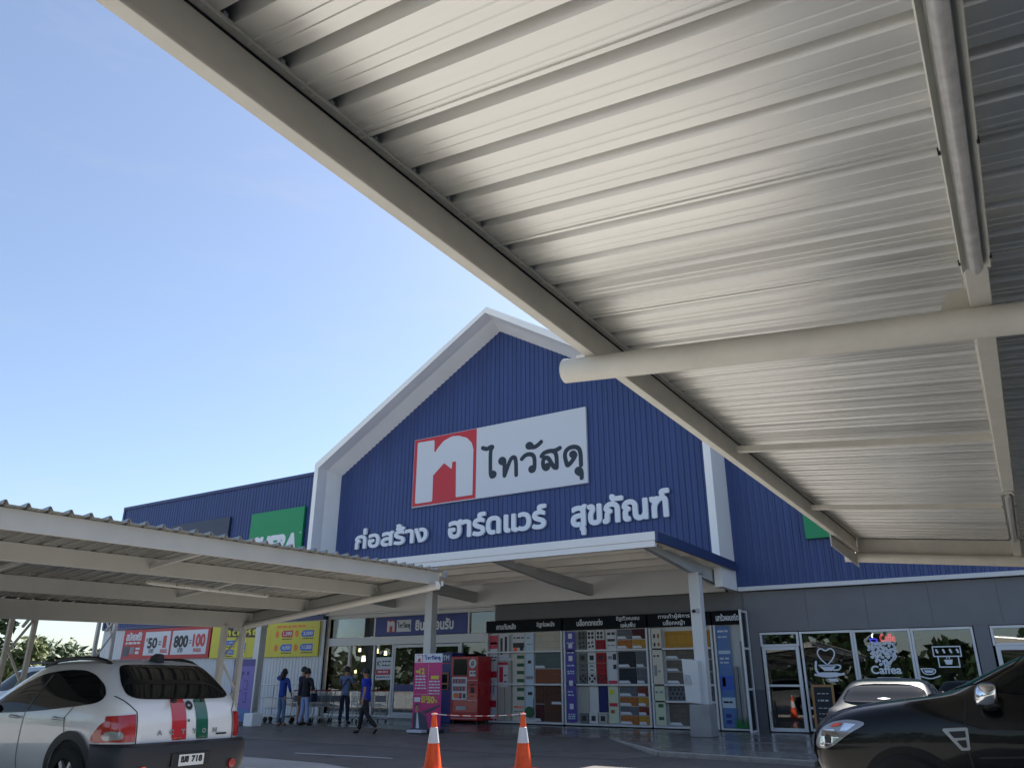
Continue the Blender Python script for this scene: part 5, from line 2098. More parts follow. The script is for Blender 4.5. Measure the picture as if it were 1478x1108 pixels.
def shopping_trolley():
    t = thing('shopping_trolley', 'wire shopping trolley', 'shopping trolley', (0, 0, 0), 0, 'shopping trolleys pushed together by the entrance', own=True)
    mb = MB()
    L0, L1 = -.05, .78
    wire_grid(mb, lambda u, v: (u, -.25 + .03 * u, v + (.1 * (u - L0))), L0, L1, .5, .92, 12, 6)
    wire_grid(mb, lambda u, v: (u, .25 - .03 * u, v + (.1 * (u - L0))), L0, L1, .5, .92, 12, 6)
    wire_grid(mb, lambda u, v: (u, v, .5 + .1 * (u - L0)), L0, L1, -.24, .24, 12, 6)
    wire_grid(mb, lambda u, v: (L1, u, v), -.22, .22, .59, 1.0, 6, 6)
    mb.build('basket', 'steel_wire', t, tidy=False)
    mb = MB()
    for y in (-.26, .26):
        mb.tube([(-.12, y, 1.0), (-.05, y, .5), (-.02, y, .28), (.1, y * .95, .16), (.72, y * .75, .16)], .013)
        mb.tube([(.5, y * .8, .16), (.62, y * .85, .4), (.7, y * .9, .56)], .012)
    mb.tube([(.72, -.2, .16), (.72, .2, .16)], .012)
    mb.build('frame', 'galvanised', t, smooth=40)
    mb = MB()
    mb.tube([(-.13, -.27, 1.02), (-.13, .27, 1.02)], .02, n=10)
    mb.build('handle', 'trolley_red', t, smooth=40)
    mb = MB()
    mb.box(-.06, -.04, -.2, .2, .66, .86)
    mb.build('seat_flap', 'grey_plastic', t, bevel=.01)
    for x, y in ((.02, -.24), (.02, .24), (.7, -.18), (.7, .18)):
        mb = MB()
        mb.cyl((x, y - .015, .062), (x, y + .015, .062), .062, n=16)
        w = mb.build('wheel', 'rubber', t, smooth=40)
        mb = MB()
        mb.bar((x, y, .06), (x, y, .17), .03, .04)
        mb.build('fork', 'galvanised', w)
    return t


st0 = shopping_trolley()
spots = [(-21.7, 20.35, 'at the left end of the nested row, behind the people'), (-21.45, 20.55, ''), (-21.2, 20.75, ''), (-20.95, 20.95, ''), (-20.7, 21.15, ''), (-19.6, 21.4, ''), (-19.2, 21.75, '')]
tl_lab = ['wire shopping trolley showing most of its side behind the person in black', 'wire shopping trolley nested second in the row behind the person in black', 'wire shopping trolley in the middle of the nested row by the white wall',
          'wire shopping trolley nested between the person in black and the man with the strap', 'wire shopping trolley last in the nested row beside the man with the strap', 'wire shopping trolley in front of the first entrance pane by the walking man', 'wire shopping trolley nearest the door notice by the entrance glass']
for i, (x, y, _) in enumerate(spots):
    o = st0 if i == 0 else copy_tree(st0)
    o.location = (x, y, 0)
    o.rotation_euler = (0, 0, R(165 if i < 5 else 150))
    o['label'] = tl_lab[i]

t = thing('cargo_trolley', 'tall tube framed flat cargo trolley against the white ribbed wall left of the people', 'cargo trolley', (-22.3, 19.9, 0))
mb = MB()
for y in (19.7, 20.3):
    mb.tube([(-22.95, y, .2), (-22.95, y, 1.12), (-22.9, y, 1.19), (-22.82, y, 1.2), (-21.75, y, 1.2), (-21.7, y, 1.15), (-21.7, y, .2)], .018)
    mb.tube([(-22.95, y, .78), (-21.7, y, .78)], .014)
for x in (-22.95, -21.7):
    mb.tube([(x, 19.7, .78), (x, 20.3, .78)], .014)
mb.build('frame', 'galvanised', t, smooth=40)
mb = MB()
mb.box(-23.0, -21.65, 19.66, 20.34, .19, .23)
mb.build('deck', 'galvanised', t, bevel=.01)
mb = MB()
wire_grid(mb, lambda u, v: (u, 19.72, v), -22.65, -22.2, .45, .76, 6, 5)
wire_grid(mb, lambda u, v: (u, 19.95, v), -22.65, -22.2, .45, .76, 6, 5)
wire_grid(mb, lambda u, v: (u, v, .45), -22.65, -22.2, 19.72, 19.95, 6, 3)
mb.build('wire_basket', 'steel_wire', t, tidy=False)
for x, y in ((-22.9, 19.75), (-22.6, 19.75), (-22.9, 20.25), (-21.8, 19.75), (-21.8, 20.25)):
    mb = MB()
    mb.cyl((x, y - .025, .085), (x, y + .025, .085), .085, n=18)
    mb.build('wheel', 'rubber', t, smooth=40)

# ------------------------------------------------------------------ cones and tape
def cone():
    t = thing('traffic_cone', 'cone', 'traffic cone', (0, 0, 0), 0, 'orange cones holding a tape', own=True)
    mb = MB()
    mb.prism([(-.2, -.2), (.2, -.2), (.2, .2), (-.2, .2)], 0, .03, lambda u, v, d: (u, v, d))
    mb.build('base', 'cone_orange', t, bevel=.012)
    mb = MB()
    mb.lathe([(.165, .03), (.155, .05), (.096, .43), (.057, .67), (.04, .84), (.036, .895), (.022, .9)], (0, 0, 0))
    mb.build('body', 'cone_orange', t, smooth=40)
    mb = MB()
    mb.lathe([(.0965, .42), (.102, .424), (.064, .668), (.058, .672)], (0, 0, 0))
    mb.build('reflective_sleeve', 'cone_white', t, smooth=40)
    return t


c0 = cone()
c0.location = (-8.98, 11.61, -.1)
c0['label'] = 'orange and white traffic cone in front of the red vending machine and pink banner'
c1 = copy_tree(c0)
c1.location = (-7.73, 12.53, -.1)
c1['label'] = 'orange and white traffic cone in front of the display boards'
t = thing('barrier_tape', 'thin red and white tape strung between the two cones', 'tape', (-8.35, 12.07, .8))
a, c_ = Vector((-8.98, 11.61, .78)), Vector((-7.73, 12.53, .78))
mb = MB()
N = 22
for i in range(N):
    p, q = a.lerp(c_, i / N), a.lerp(c_, (i + 1) / N)
    sag = lambda f: -.03 * 4 * f * (1 - f)
    p = p + Vector((0, 0, sag(i / N)))
    q = q + Vector((0, 0, sag((i + 1) / N)))
    mb.bar(p, q, .003, .011, m=1 if i % 3 == 0 else 0)
mb.build('ribbon', ['tape_white', 'tape_red'], t)
mb = MB()
for p in (a, c_):
    mb.lathe([(.052, -.01), (.054, 0), (.05, .012)], (p.x, p.y, p.z))
mb.build('knot', 'tape_white', t, smooth=40)

# ------------------------------------------------------------------ cars
def loop_pts(z, xr, xf, hw, nr=4.5, nf=4.0, n=64):
    pts = []
    xc, a = (xr + xf) / 2, (xf - xr) / 2
    for i in range(n):
        th = 2 * math.pi * (i + .5) / n
        c, s = math.cos(th), math.sin(th)
        e = nf if c > 0 else nr
        # walk the outline evenly by angle so corners keep enough points
        k = (abs(c) ** e + abs(s) ** e) ** (-1 / e)
        pts.append((xc + a * c * k, hw * s * k, z))
    return pts


def car_body(name, slices, m, parent, n=64, sub=1):
    mb = MB()
    vs = []
    for sl_ in slices:
        vs += loop_pts(*sl_, n=n)
    fs = []
    for j in range(len(slices) - 1):
        for i in range(n):
            fs.append((j * n + i, j * n + (i + 1) % n, (j + 1) * n + (i + 1) % n, (j + 1) * n + i))
    # close the roof and floor with a centre row
    for j, rev in ((0, True), (len(slices) - 1, False)):
        ring = [j * n + i for i in range(n)]
        zc = slices[j][0] + (.012 if not rev else 0)
        b0 = len(vs)
        xc = (slices[j][1] + slices[j][2]) / 2
        for i in range(n):
            x, y, z = vs[ring[i]]
            vs.append((xc + (x - xc) * .5, y * .5, zc))
        vs.append((xc, 0, zc + (.006 if not rev else 0)))
        for i in range(n):
            k = (i + 1) % n
            fs.append((ring[i], ring[k], b0 + k, b0 + i))
            fs.append((b0 + i, b0 + k, b0 + n))
    mb.add(vs, fs)
    o = mb.build(name, m, None)
    sb = o.modifiers.new('sub', 'SUBSURF')
    sb.levels = sb.render_levels = sub
    dg = bpy.context.evaluated_depsgraph_get()
    me = bpy.data.meshes.new_from_object(o.evaluated_get(dg))
    o.modifiers.clear()
    old = o.data
    o.data = me
    bpy.data.meshes.remove(old)
    me.name = name
    me.shade_smooth()
    bv = BVHTree.FromPolygons([v.co.copy() for v in me.vertices], [tuple(p.vertices) for p in me.polygons])
    attach(o, parent)
    return o, bv


DIRS = {'left': (lambda u, v: Vector((u, 3, v)), Vector((0, -1, 0))), 'right': (lambda u, v: Vector((u, -3, v)), Vector((0, 1, 0))),
        'rear': (lambda u, v: Vector((-3, u, v)), Vector((1, 0, 0))), 'front': (lambda u, v: Vector((9, u, v)), Vector((-1, 0, 0))),
        'top': (lambda u, v: Vector((u, v, 4)), Vector((0, 0, -1)))}


def soften(pts, n=2):
    for _ in range(n):
        q = []
        for a, b_ in zip(pts, pts[1:] + pts[:1]):
            q += [(a[0] * .8 + b_[0] * .2, a[1] * .8 + b_[1] * .2), (a[0] * .2 + b_[0] * .8, a[1] * .2 + b_[1] * .8)]
        pts = q
    return pts


def patch(name, bv, side, outline, m, parent, off=.006, h=.02, rnd=0.0, field=None, box=None):
    """a panel that follows the body: the outline is laid on the body surface from one side"""
    if outline and name in ('side_window', 'rear_window', 'tail_lamp', 'headlight', 'reversing_lens', 'windscreen'):
        outline = soften(list(outline))
        h = min(h, .015)
    if field is None:
        x0, x1 = min(p[0] for p in outline) - rnd, max(p[0] for p in outline) + rnd
        y0, y1 = min(p[1] for p in outline) - rnd, max(p[1] for p in outline) + rnd
        xs, ys, X, Y = grid_for(x0 - h, x1 + h, y0 - h, y1 + h, h)
        F = poly_field(X, Y, [outline], rnd)
    else:
        x0, x1, y0, y1 = box
        xs, ys, X, Y = grid_for(x0, x1, y0, y1, h)
        F = field(X, Y)
    vs, fs, rim = msq(F, xs, ys, merge=False)
    mk, d = DIRS[side]
    pts, ok = [], []
    for u, v in vs:
        hit, nrm, idx, dist = bv.ray_cast(mk(u, v), d)
        if hit is None:
            pts.append(Vector((0, 0, 0)))
            ok.append(False)
        else:
            if nrm.dot(d) > 0:
                nrm = -nrm
            pts.append(hit + (nrm * .6 - d * .4).normalized() * off)
            ok.append(True)
    n = len(pts)
    fs2 = [f for f in fs if all(ok[i] for i in f)]
    mb = MB()
    mb.add(pts, fs2)
    o = mb.build(name, m, parent, tidy=False)
    o.data.shade_smooth()
    return o


def ribbon(name, bv, side, pts, w, m, parent, off=.004, step=.03):
    mk, d = DIRS[side]
    P_ = []
    for a, c_ in zip(pts[:-1], pts[1:]):
        k = max(1, int(math.hypot(c_[0] - a[0], c_[1] - a[1]) / step))
        for i in range(k):
            P_.append((a[0] + (c_[0] - a[0]) * i / k, a[1] + (c_[1] - a[1]) * i / k))
    P_.append(pts[-1])
    vs, fs = [], []
    for i, p in enumerate(P_):
        q0, q1 = P_[max(i - 1, 0)], P_[min(i + 1, len(P_) - 1)]
        dx, dy = q1[0] - q0[0], q1[1] - q0[1]
        L = math.hypot(dx, dy) or 1
        for s_ in (-1, 1):
            u, v = p[0] - dy / L * w / 2 * s_, p[1] + dx / L * w / 2 * s_
            hit, nrm, idx, dist = bv.ray_cast(mk(u, v), d)
            if hit is None:
                hit, nrm = mk(u, v) + d * 2.1, -d
            if nrm.dot(d) > 0:
                nrm = -nrm
            vs.append(hit + nrm * off)
    for i in range(len(P_) - 1):
        fs.append((2 * i, 2 * i + 1, 2 * i + 3, 2 * i + 2))
    mb = MB()
    mb.add(vs, fs)
    return mb.build(name, m, parent, tidy=False)


def wheel(parent, x, y, r, side, rim_m='galvanised'):
    w = .2
    mb = MB()
    prof = [(r * .62, -w / 2), (r * .9, -w / 2), (r, -w * .3), (r, w * .3), (r * .9, w / 2), (r * .62, w / 2)]
    n = 32
    vs, fs = [], []
    for rr, d in prof:
        for i in range(n):
            a = 2 * math.pi * i / n
            vs.append((x + rr * math.cos(a), y + d, r + rr * math.sin(a)))
    for j in range(len(prof) - 1):
        for i in range(n):
            fs.append((j * n + i, j * n + (i + 1) % n, (j + 1) * n + (i + 1) % n, (j + 1) * n + i))
    mb.add(vs, fs)
    t_ = mb.build('wheel', 'tyre', parent, smooth=40)
    mb = MB()
    ys = y + side * w * .32
    mb.cyl((x, ys - side * .04, r), (x, ys - side * .02, r), r * .63, n=28)
    for k in range(6):
        a = 2 * math.pi * k / 6
        mb.bar((x, ys, r), (x + r * .6 * math.cos(a), ys, r + r * .6 * math.sin(a)), .05, .05, upv=(0, 1, 0))
    mb.build('rim', rim_m, t_, bevel=.004)
    return t_


def arch(bv, x, z, r, hw, parent, flare=None):
    for side in ('left', 'right'):
        patch('wheel_well', bv, side, None, 'tyre', parent, off=.006, h=.03, field=lambda X, Y: np.maximum(np.hypot(X - x, Y - z) - r, .31 - Y), box=(x - r - .05, x + r + .05, .3, z + r + .05))
        if flare:
            patch('arch_flare', bv, side, None, flare, parent, off=.03, h=.02, field=lambda X, Y: np.maximum(np.abs(np.hypot(X - x, Y - z) - r - .035) - .045, .31 - Y), box=(x - r - .14, x + r + .14, .3, z + r + .14))


# --- white car with the red and green stripes
suv = thing('parked_car', 'white hatchback with one red and one green stripe down its tailgate', 'car', (-8.62, 6.42, -.1), math.pi, own=True)
sl_ = [(.30, .14, 4.30, .84), (.42, .05, 4.40, .91), (.60, .03, 4.45, .935), (.74, .045, 4.45, .94), (.92, .06, 4.36, .94), (1.02, .085, 4.2, .93), (1.08, .11, 3.7, .915), (1.15, .15, 3.34, .895), (1.21, .19, 3.22, .875),
       (1.36, .36, 2.95, .80), (1.50, .55, 2.66, .725), (1.59, .70, 2.44, .665), (1.635, .84, 2.25, .60), (1.655, 1.05, 2.05, .46)]
sl_ = [(*q, 9.5 if q[0] < 1.3 else 8.0, 5.0) for q in sl_]
body, bv = car_body('body', sl_, 'paint_white', suv)
patch('rear_window', bv, 'rear', [(-.66, 1.25), (-.55, 1.21), (.58, 1.21), (.71, 1.25), (.685, 1.38), (.60, 1.55), (.52, 1.58), (-.48, 1.58), (-.55, 1.55), (-.62, 1.38)], 'car_glass', suv, rnd=.01, off=.009)
for s in (-1, 1):
    # tail lamps: from behind and wrapping to the side
    side = 'left' if s > 0 else 'right'
    tl_ = patch('tail_lamp', bv, side, [(.16, .765), (.52, .755), (.47, .86), (.38, .95), (.28, 1.01), (.2, 1.04), (.17, .95)], 'lamp_red', suv, off=.012)
    patch('tail_lamp_face', bv, 'rear', [(s * .67, .765), (s * .90, .765), (s * .885, 1.03), (s * .67, 1.05)], 'lamp_red', tl_, off=.012)
    patch('reversing_lens', bv, side, [(.17, .80), (.28, .79), (.32, .82), (.28, .86), (.17, .87)], 'lamp_clear', tl_, off=.02, h=.012, rnd=.012)
    patch('reversing_lens', bv, 'rear', [(s * .79, .80), (s * .88, .80), (s * .88, .86), (s * .79, .86)], 'lamp_clear', tl_, off=.02, h=.012, rnd=.012)
    patch('side_window', bv, side, [(.50, 1.225), (.60, 1.18), (1.0, 1.14), (1.9, 1.07), (3.0, 1.03), (2.72, 1.2), (2.4, 1.36), (2.06, 1.475), (1.6, 1.515), (1.2, 1.505), (.92, 1.45), (.64, 1.34)], 'car_glass', suv, rnd=.02)
    ribbon('door_seam', bv, side, [(1.06, .5), (1.02, .8), (1.1, 1.0), (.98, 1.13)], .012, 'ink_black', suv)
    ribbon('door_seam', bv, side, [(2.0, .42), (2.0, 1.08)], .012, 'ink_black', suv)
    ribbon('window_pillar', bv, side, [(1.97, 1.07), (1.86, 1.47)], .05, 'ink_black', suv, off=.009)
    for x in (1.12, 2.1):
        hit, nrm, i_, d_ = bv.ray_cast(Vector((x, 3 * s, .99)), Vector((0, -s, 0)))
        mb = MB()
        yy = hit.y
        mb.tube([(x, yy, .985), (x + .02, yy + s * .035, .99), (x + .17, yy + s * .035, .995), (x + .19, yy, 1.0)], [.014, .016, .016, .014])
        mb.build('door_handle', 'galvanised', suv, smooth=50)
    # roof rails
    mb = MB()
    mb.tube([(.86, s * .60, 1.58), (.98, s * .605, 1.625), (1.2, s * .61, 1.665), (1.65, s * .61, 1.675), (2.05, s * .61, 1.65), (2.32, s * .61, 1.57)], [.028, .03, .026, .024, .024, .022])
    mb.build('roof_rail', 'black_plastic', suv, smooth=50)
    hit, nrm, i_, d_ = bv.ray_cast(Vector((3.05, 3 * s, 1.12)), Vector((0, -s, 0)))
    mb = MB()
    mb.ball((3.0, s * 1.0, 1.12), .09, .13, .09)
    mb.build('door_mirror', 'black_plastic', suv, smooth=60)
patch('stripe', bv, 'rear', [(.015, .76), (.215, .76), (.225, 1.21), (.03, 1.21)], 'stripe_red', suv, off=.005, h=.03)
patch('stripe', bv, 'rear', [(-.29, .76), (-.12, .76), (-.10, 1.21), (-.27, 1.21)], 'stripe_green', suv, off=.005, h=.03)
patch('badge', bv, 'rear', None, 'ink_black', suv, off=.012, h=.008, field=lambda X, Y: np.maximum(np.hypot(X + .025, Y - 1.13) - .05, -np.maximum(np.abs(X + .025) - .022, np.abs(Y - 1.13) - .012)), box=(-.1, .05, 1.06, 1.2))
PR = Plane((0, 0, 0), (0, -1, 0))
for i, ch in enumerate('ACTYON'):
    mb = MB()
    u = -.40 + i * .155 - (.02 if i > 3 else 0)
    Plane((.012, 0, 0), (0, -1, 0)).text(mb, ch, u, u + .05, .825, .87, 0, 0, bold=.08)
    # lay the letter on the tailgate
    pts = []
    for p in mb.v:
        hit, nrm, i_, d_ = bv.ray_cast(Vector((-3, p[1], p[2])), Vector((1, 0, 0)))
        pts.append(tuple(hit + Vector((-.012, 0, 0))) if hit else p)
    mb.v = pts
    mb.build('tailgate_letter', 'grey_plastic', suv, tidy=False)
patch('script_badge', bv, 'rear', [(-.56, .795), (-.40, .795), (-.40, .815), (-.56, .815)], 'ink_black', suv, off=.008, h=.01)
patch('stripe_dot', bv, 'rear', [(-.02, .95), (.01, .95), (.01, .98), (-.02, .98)], 'stripe_green', suv, off=.008, h=.01)
for s in (-1, 1):
    ribbon('tailgate_seam', bv, 'rear', [(s * .655, .745), (s * .655, 1.07), (s * .80, 1.24)], .012, 'ink_black', suv)
mb = MB()
mb.box(.03, .06, -.16, -.12, 1.175, 1.21)
mb.ball((.09, .22, 1.185), .05, .035, .025)
mb.build('wiper_pivot', 'ink_black', suv, smooth=40)
# bumper: dark lower body band round the tail
def band(name, slices, xcut, m, parent, n=480):
    mb = MB()
    vs, fs, idx = [], [], None
    for sl2 in slices:
        ring = [p for p in loop_pts(*sl2, 9.5, 5.0, n=n)]
        if idx is None:
            idx = [i for i in range(n) if ring[i][0] < xcut]
            st = next(i for i in idx if ring[i - 1][0] >= xcut)
            k = len(idx)
            idx = [(st + j) % n for j in range(k)]
        vs += [ring[i] for i in idx]
    k = len(idx)
    for j in range(len(slices) - 1):
        for i in range(k - 1):
            fs.append((j * k + i, j * k + i + 1, (j + 1) * k + i + 1, (j + 1) * k + i))
    mb.add(vs, fs)
    o = mb.build(name, m, parent, smooth=50)
    return o


bump_m = mat('bumper_dark', (.016, .019, .027), .5, bump=.03, bs=150)
bp_ = band('bumper', [(.28, .10, 4.4, .86), (.32, -.02, 4.4, .93), (.45, -.06, 4.4, .955), (.62, -.07, 4.4, .96), (.715, -.06, 4.4, .958), (.74, -.02, 4.4, .945), (.75, .08, 4.4, .90)], .62, bump_m, suv)
mb = MB()
mb.box(-.085, -.066, -.26, .26, .485, .625)
mb.build('plate_recess', 'ink_black', bp_)
mb = MB()
PPl = Plane((-.088, 0, 0), (0, -1, 0))
PPl.slab(mb, -.17, .17, .49, .61, 0, .006, 0)
pt_ = mb.build('number_plate', 'plate_white', suv, bevel=.003)
mb = MB()
PPl.text(mb, 'ฌข', -.14, -.045, .53, .59, .009, 0, bold=.05)
PPl.text(mb, '718', .0, .14, .53, .59, .009, 0, bold=.06)
mb.build('lettering', 'ink_black', pt_, tidy=False)
for s in (-1, 1):
    mb = MB()
    mb.cyl((-.04, s * .60, .47), (-.085, s * .60, .47), .055, .05, n=20)
    mb.build('fog_lamp', 'lamp_orange' if s > 0 else 'lamp_red', bp_, smooth=40)
mb = MB()
mb.prism([(.78, 1.62), (.98, 1.63), (.94, 1.70), (.86, 1.735), (.80, 1.72)], -.05, .05, lambda u, v, d: (u, d + .16 - .16, v))
mb.build('aerial_fin', 'black_plastic', suv, bevel=.012)
arch(bv, .86, .38, .41, .93, suv, 'black_plastic')
arch(bv, 3.55, .38, .41, .93, suv, 'black_plastic')
for x in (.86, 3.55):
    for s in (-1, 1):
        wheel(suv, x, s * .875, .36, s)

# --- black pickup under the overhead carport
ute = thing('parked_pickup', 'black pickup with chrome mirror nosing out from under the overhead carport', 'pickup', (-2.1, 9.6, -.1), math.pi, own=True)
L = 5.3
f = lambda X: X          # distance behind the nose
sl_ = [(.45, -5.28, -.14, .88), (.55, -5.30, -.06, .915), (.75, -5.30, -.0, .925), (.92, -5.28, -.02, .925), (1.0, -5.26, -.07, .92), (1.06, -5.25, -.13, .915), (1.12, -5.24, -.24, .905), (1.18, -5.23, -.42, .89), (1.235, -5.2, -.74, .875), (1.285, -3.6, -1.16, .86),
       (1.32, -3.52, -1.36, .845), (1.45, -3.42, -1.62, .79), (1.60, -3.3, -1.92, .725), (1.70, -3.2, -2.16, .67), (1.745, -3.05, -2.4, .58), (1.765, -2.9, -2.6, .42)]
sl_ = [(*q, 8.0, 5.0) for q in sl_]
body, bv = car_body('body', sl_, 'paint_black', ute)
for s in (-1, 1):
    side = 'left' if s > 0 else 'right'
    hl = patch('headlight', bv, side, [(-.07, .79), (-.12, .92), (-.19, .985), (-.28, 1.03), (-.42, 1.06), (-.54, 1.06), (-.64, 1.035), (-.44, .93), (-.24, .79)], 'lamp_clear', ute, off=.01)
    patch('lamp_insert', bv, side, [(-.14, .82), (-.22, .82), (-.34, .90), (-.30, .96), (-.20, .95)], 'chrome', hl, off=.015, h=.01, rnd=.01)
    patch('projector', bv, side, None, 'ink_black', hl, off=.02, h=.006, field=lambda X, Y: np.hypot(X + .235, Y - .885) - .034, box=(-.3, -.18, .83, .94))
    patch('lamp_insert', bv, side, [(-.36, .955), (-.44, .965), (-.54, 1.025), (-.42, 1.03)], 'chrome', hl, off=.015, h=.01)
    patch('indicator', bv, side, [(-.26, .985), (-.36, 1.0), (-.40, 1.035), (-.30, 1.015)], 'lamp_orange', hl, off=.018, h=.008)
    patch('side_window', bv, side, [(-1.62, 1.31), (-3.3, 1.33), (-3.2, 1.55), (-2.9, 1.65), (-2.3, 1.65), (-2.0, 1.55)], 'car_glass', ute, rnd=.01)
    ribbon('window_pillar', bv, side, [(-2.72, 1.32), (-2.66, 1.64)], .07, 'ink_black', ute, off=.01)
    ribbon('door_seam', bv, side, [(-1.5, .5), (-1.46, .95), (-1.52, 1.26)], .012, 'interior_dark', ute)
    ribbon('door_seam', bv, side, [(-2.72, .5), (-2.72, 1.3)], .012, 'interior_dark', ute)
    vo = patch('fender_vent', bv, side, [(-1.30, 1.0), (-1.485, 1.015), (-1.475, .85), (-1.42, .845)], 'vent_trim', ute, off=.016, h=.01, rnd=.012)
    patch('vent_slot', bv, side, [(-1.335, .987), (-1.472, .999), (-1.469, .945), (-1.372, .935)], 'ink_black', vo, off=.022, h=.006)
    patch('vent_slot', bv, side, [(-1.39, .915), (-1.467, .924), (-1.464, .86), (-1.428, .858)], 'ink_black', vo, off=.022, h=.006)
    mb = MB()
    vs_, b0 = [], MB().ball((0, 0, 0), 1, 1, 1, 28, 18)
    for p in b0.v:
        q = [math.copysign(abs(c_) ** .62, c_) for c_ in p]
        vs_.append((-1.70 + q[0] * .095 - q[2] * .02, s * 1.03 + q[1] * .135, 1.30 + q[2] * .105 * (1 - .12 * q[1] * s)))
    mb.add(vs_, b0.f)
    mo = mb.build('door_mirror', 'chrome', ute, smooth=60)
    mb = MB()
    mb.ball((-1.715, s * 1.02, 1.222), .08, .125, .05, 16, 10)
    mb.bar((-1.72, s * .84, 1.24), (-1.71, s * .98, 1.24), .07, .05)
    mb.build('mirror_foot', 'black_plastic', mo, smooth=60)
    hit, nrm, i_, d_ = bv.ray_cast(Vector((-2.5, 3 * s, 1.08)), Vector((0, -s, 0)))
    mb = MB()
    mb.tube([(-2.42, hit.y, 1.09), (-2.45, hit.y + s * .035, 1.09), (-2.62, hit.y + s * .035, 1.09), (-2.65, hit.y, 1.09)], .016)
    mb.build('door_handle', 'chrome', ute, smooth=50)
    ribbon('body_crease', bv, side, [(-1.55, .78), (-2.2, .82), (-3.4, .84)], .015, 'interior_dark', ute)
patch('windscreen', bv, 'front', [(-.74, 1.33), (.74, 1.33), (.62, 1.66), (-.62, 1.66)], 'car_glass', ute)
patch('grille', bv, 'front', [(-.52, .66), (.52, .66), (.56, .92), (-.56, .92)], 'chrome', ute, off=.012)
patch('grille_mesh', bv, 'front', [(-.46, .70), (.46, .70), (.5, .80), (-.5, .80)], 'ink_black', ute, off=.02)
mb = MB()
for s, x in ((1, -1.22), (1, -1.27)):
    mb.tube([(x, s * .45, 1.275), (x - .04, s * .3, 1.305), (x - .06, s * .12, 1.31)], .014)
    mb.ball((x, s * .48, 1.28), .04, .04, .03)
mb.box(-1.3, -1.18, .5, .56, 1.27, 1.3)
mb.build('wiper', 'black_plastic', ute, smooth=40)
arch(bv, -.95, .40, .45, .92, ute)
arch(bv, -4.15, .40, .45, .92, ute)
for x in (-.95, -4.15):
    for s in (-1, 1):
        wheel(ute, x, s * .86, .39, s)

# --- grey saloon in front of the cafe
sed = thing('parked_car', 'grey saloon parked nose in towards the cafe window', 'car', (-2.14, 13.85, -.1), R(90), own=True)
sl_ = [(.22, .16, 4.30, .78), (.40, .04, 4.45, .85), (.62, .0, 4.5, .87), (.86, .02, 4.42, .87), (.95, .05, 4.2, .86), (1.0, .10, 3.6, .85), (1.04, .5, 3.2, .82), (1.10, .72, 3.0, .79), (1.28, 1.02, 2.6, .69), (1.40, 1.28, 2.3, .61), (1.455, 1.5, 2.1, .53), (1.475, 1.65, 1.95, .38)]
sl_ = [(*q, 7.5, 5.0) for q in sl_]
body, bv = car_body('body', sl_, 'paint_grey', sed)
patch('rear_window', bv, 'rear', [(-.66, 1.08), (.66, 1.08), (.53, 1.37), (-.53, 1.37)], 'car_glass', sed, rnd=.02)
for s in (-1, 1):
    side = 'left' if s > 0 else 'right'
    tl_ = patch('tail_lamp', bv, side, [(.12, .78), (.38, .84), (.32, .93), (.14, .94)], 'lamp_red', sed, off=.01)
    patch('tail_lamp_face', bv, 'rear', [(s * .62, .8), (s * .82, .78), (s * .82, .94), (s * .64, .93)], 'lamp_red', tl_, off=.01)
    patch('side_window', bv, side, [(.98, 1.10), (1.9, 1.09), (2.7, 1.07), (2.3, 1.34), (1.9, 1.4), (1.5, 1.39), (1.2, 1.28)], 'car_glass', sed)
    ribbon('window_pillar', bv, side, [(1.75, 1.08), (1.7, 1.4)], .06, 'ink_black', sed, off=.01)
    mb = MB()
    mb.ball((2.75, s * .93, 1.06), .07, .1, .07)
    mb.build('door_mirror', 'paint_grey', sed, smooth=60)
ribbon('boot_seam', bv, 'rear', [(-.6, .95), (-.55, .66), (.55, .66), (.6, .95)], .012, 'ink_black', sed)
patch('boot_badge', bv, 'rear', [(-.09, .965), (.0, .945), (.09, .965), (0, .985)], 'chrome', sed, off=.01, h=.012)
patch('window_decal', bv, 'rear', [(-.12, 1.16), (0, 1.145), (.12, 1.16), (0, 1.18)], 'sign_white', sed, off=.012, h=.012)
mb = MB()
Plane((-.035, 0, 0), (0, -1, 0)).slab(mb, -.17, .17, .70, .82, 0, .006)
mb.build('number_plate', 'plate_white', sed)
band('bumper', [(.24, .1, 4.4, .80), (.3, -.01, 4.4, .87), (.5, -.03, 4.4, .885), (.6, -.01, 4.4, .88), (.61, .08, 4.4, .84)], .5, 'paint_grey', sed)
arch(bv, .9, .31, .34, .87, sed)
arch(bv, 3.6, .31, .34, .87, sed)
for x in (.9, 3.6):
    for s in (-1, 1):
        wheel(sed, x, s * .80, .31, s)

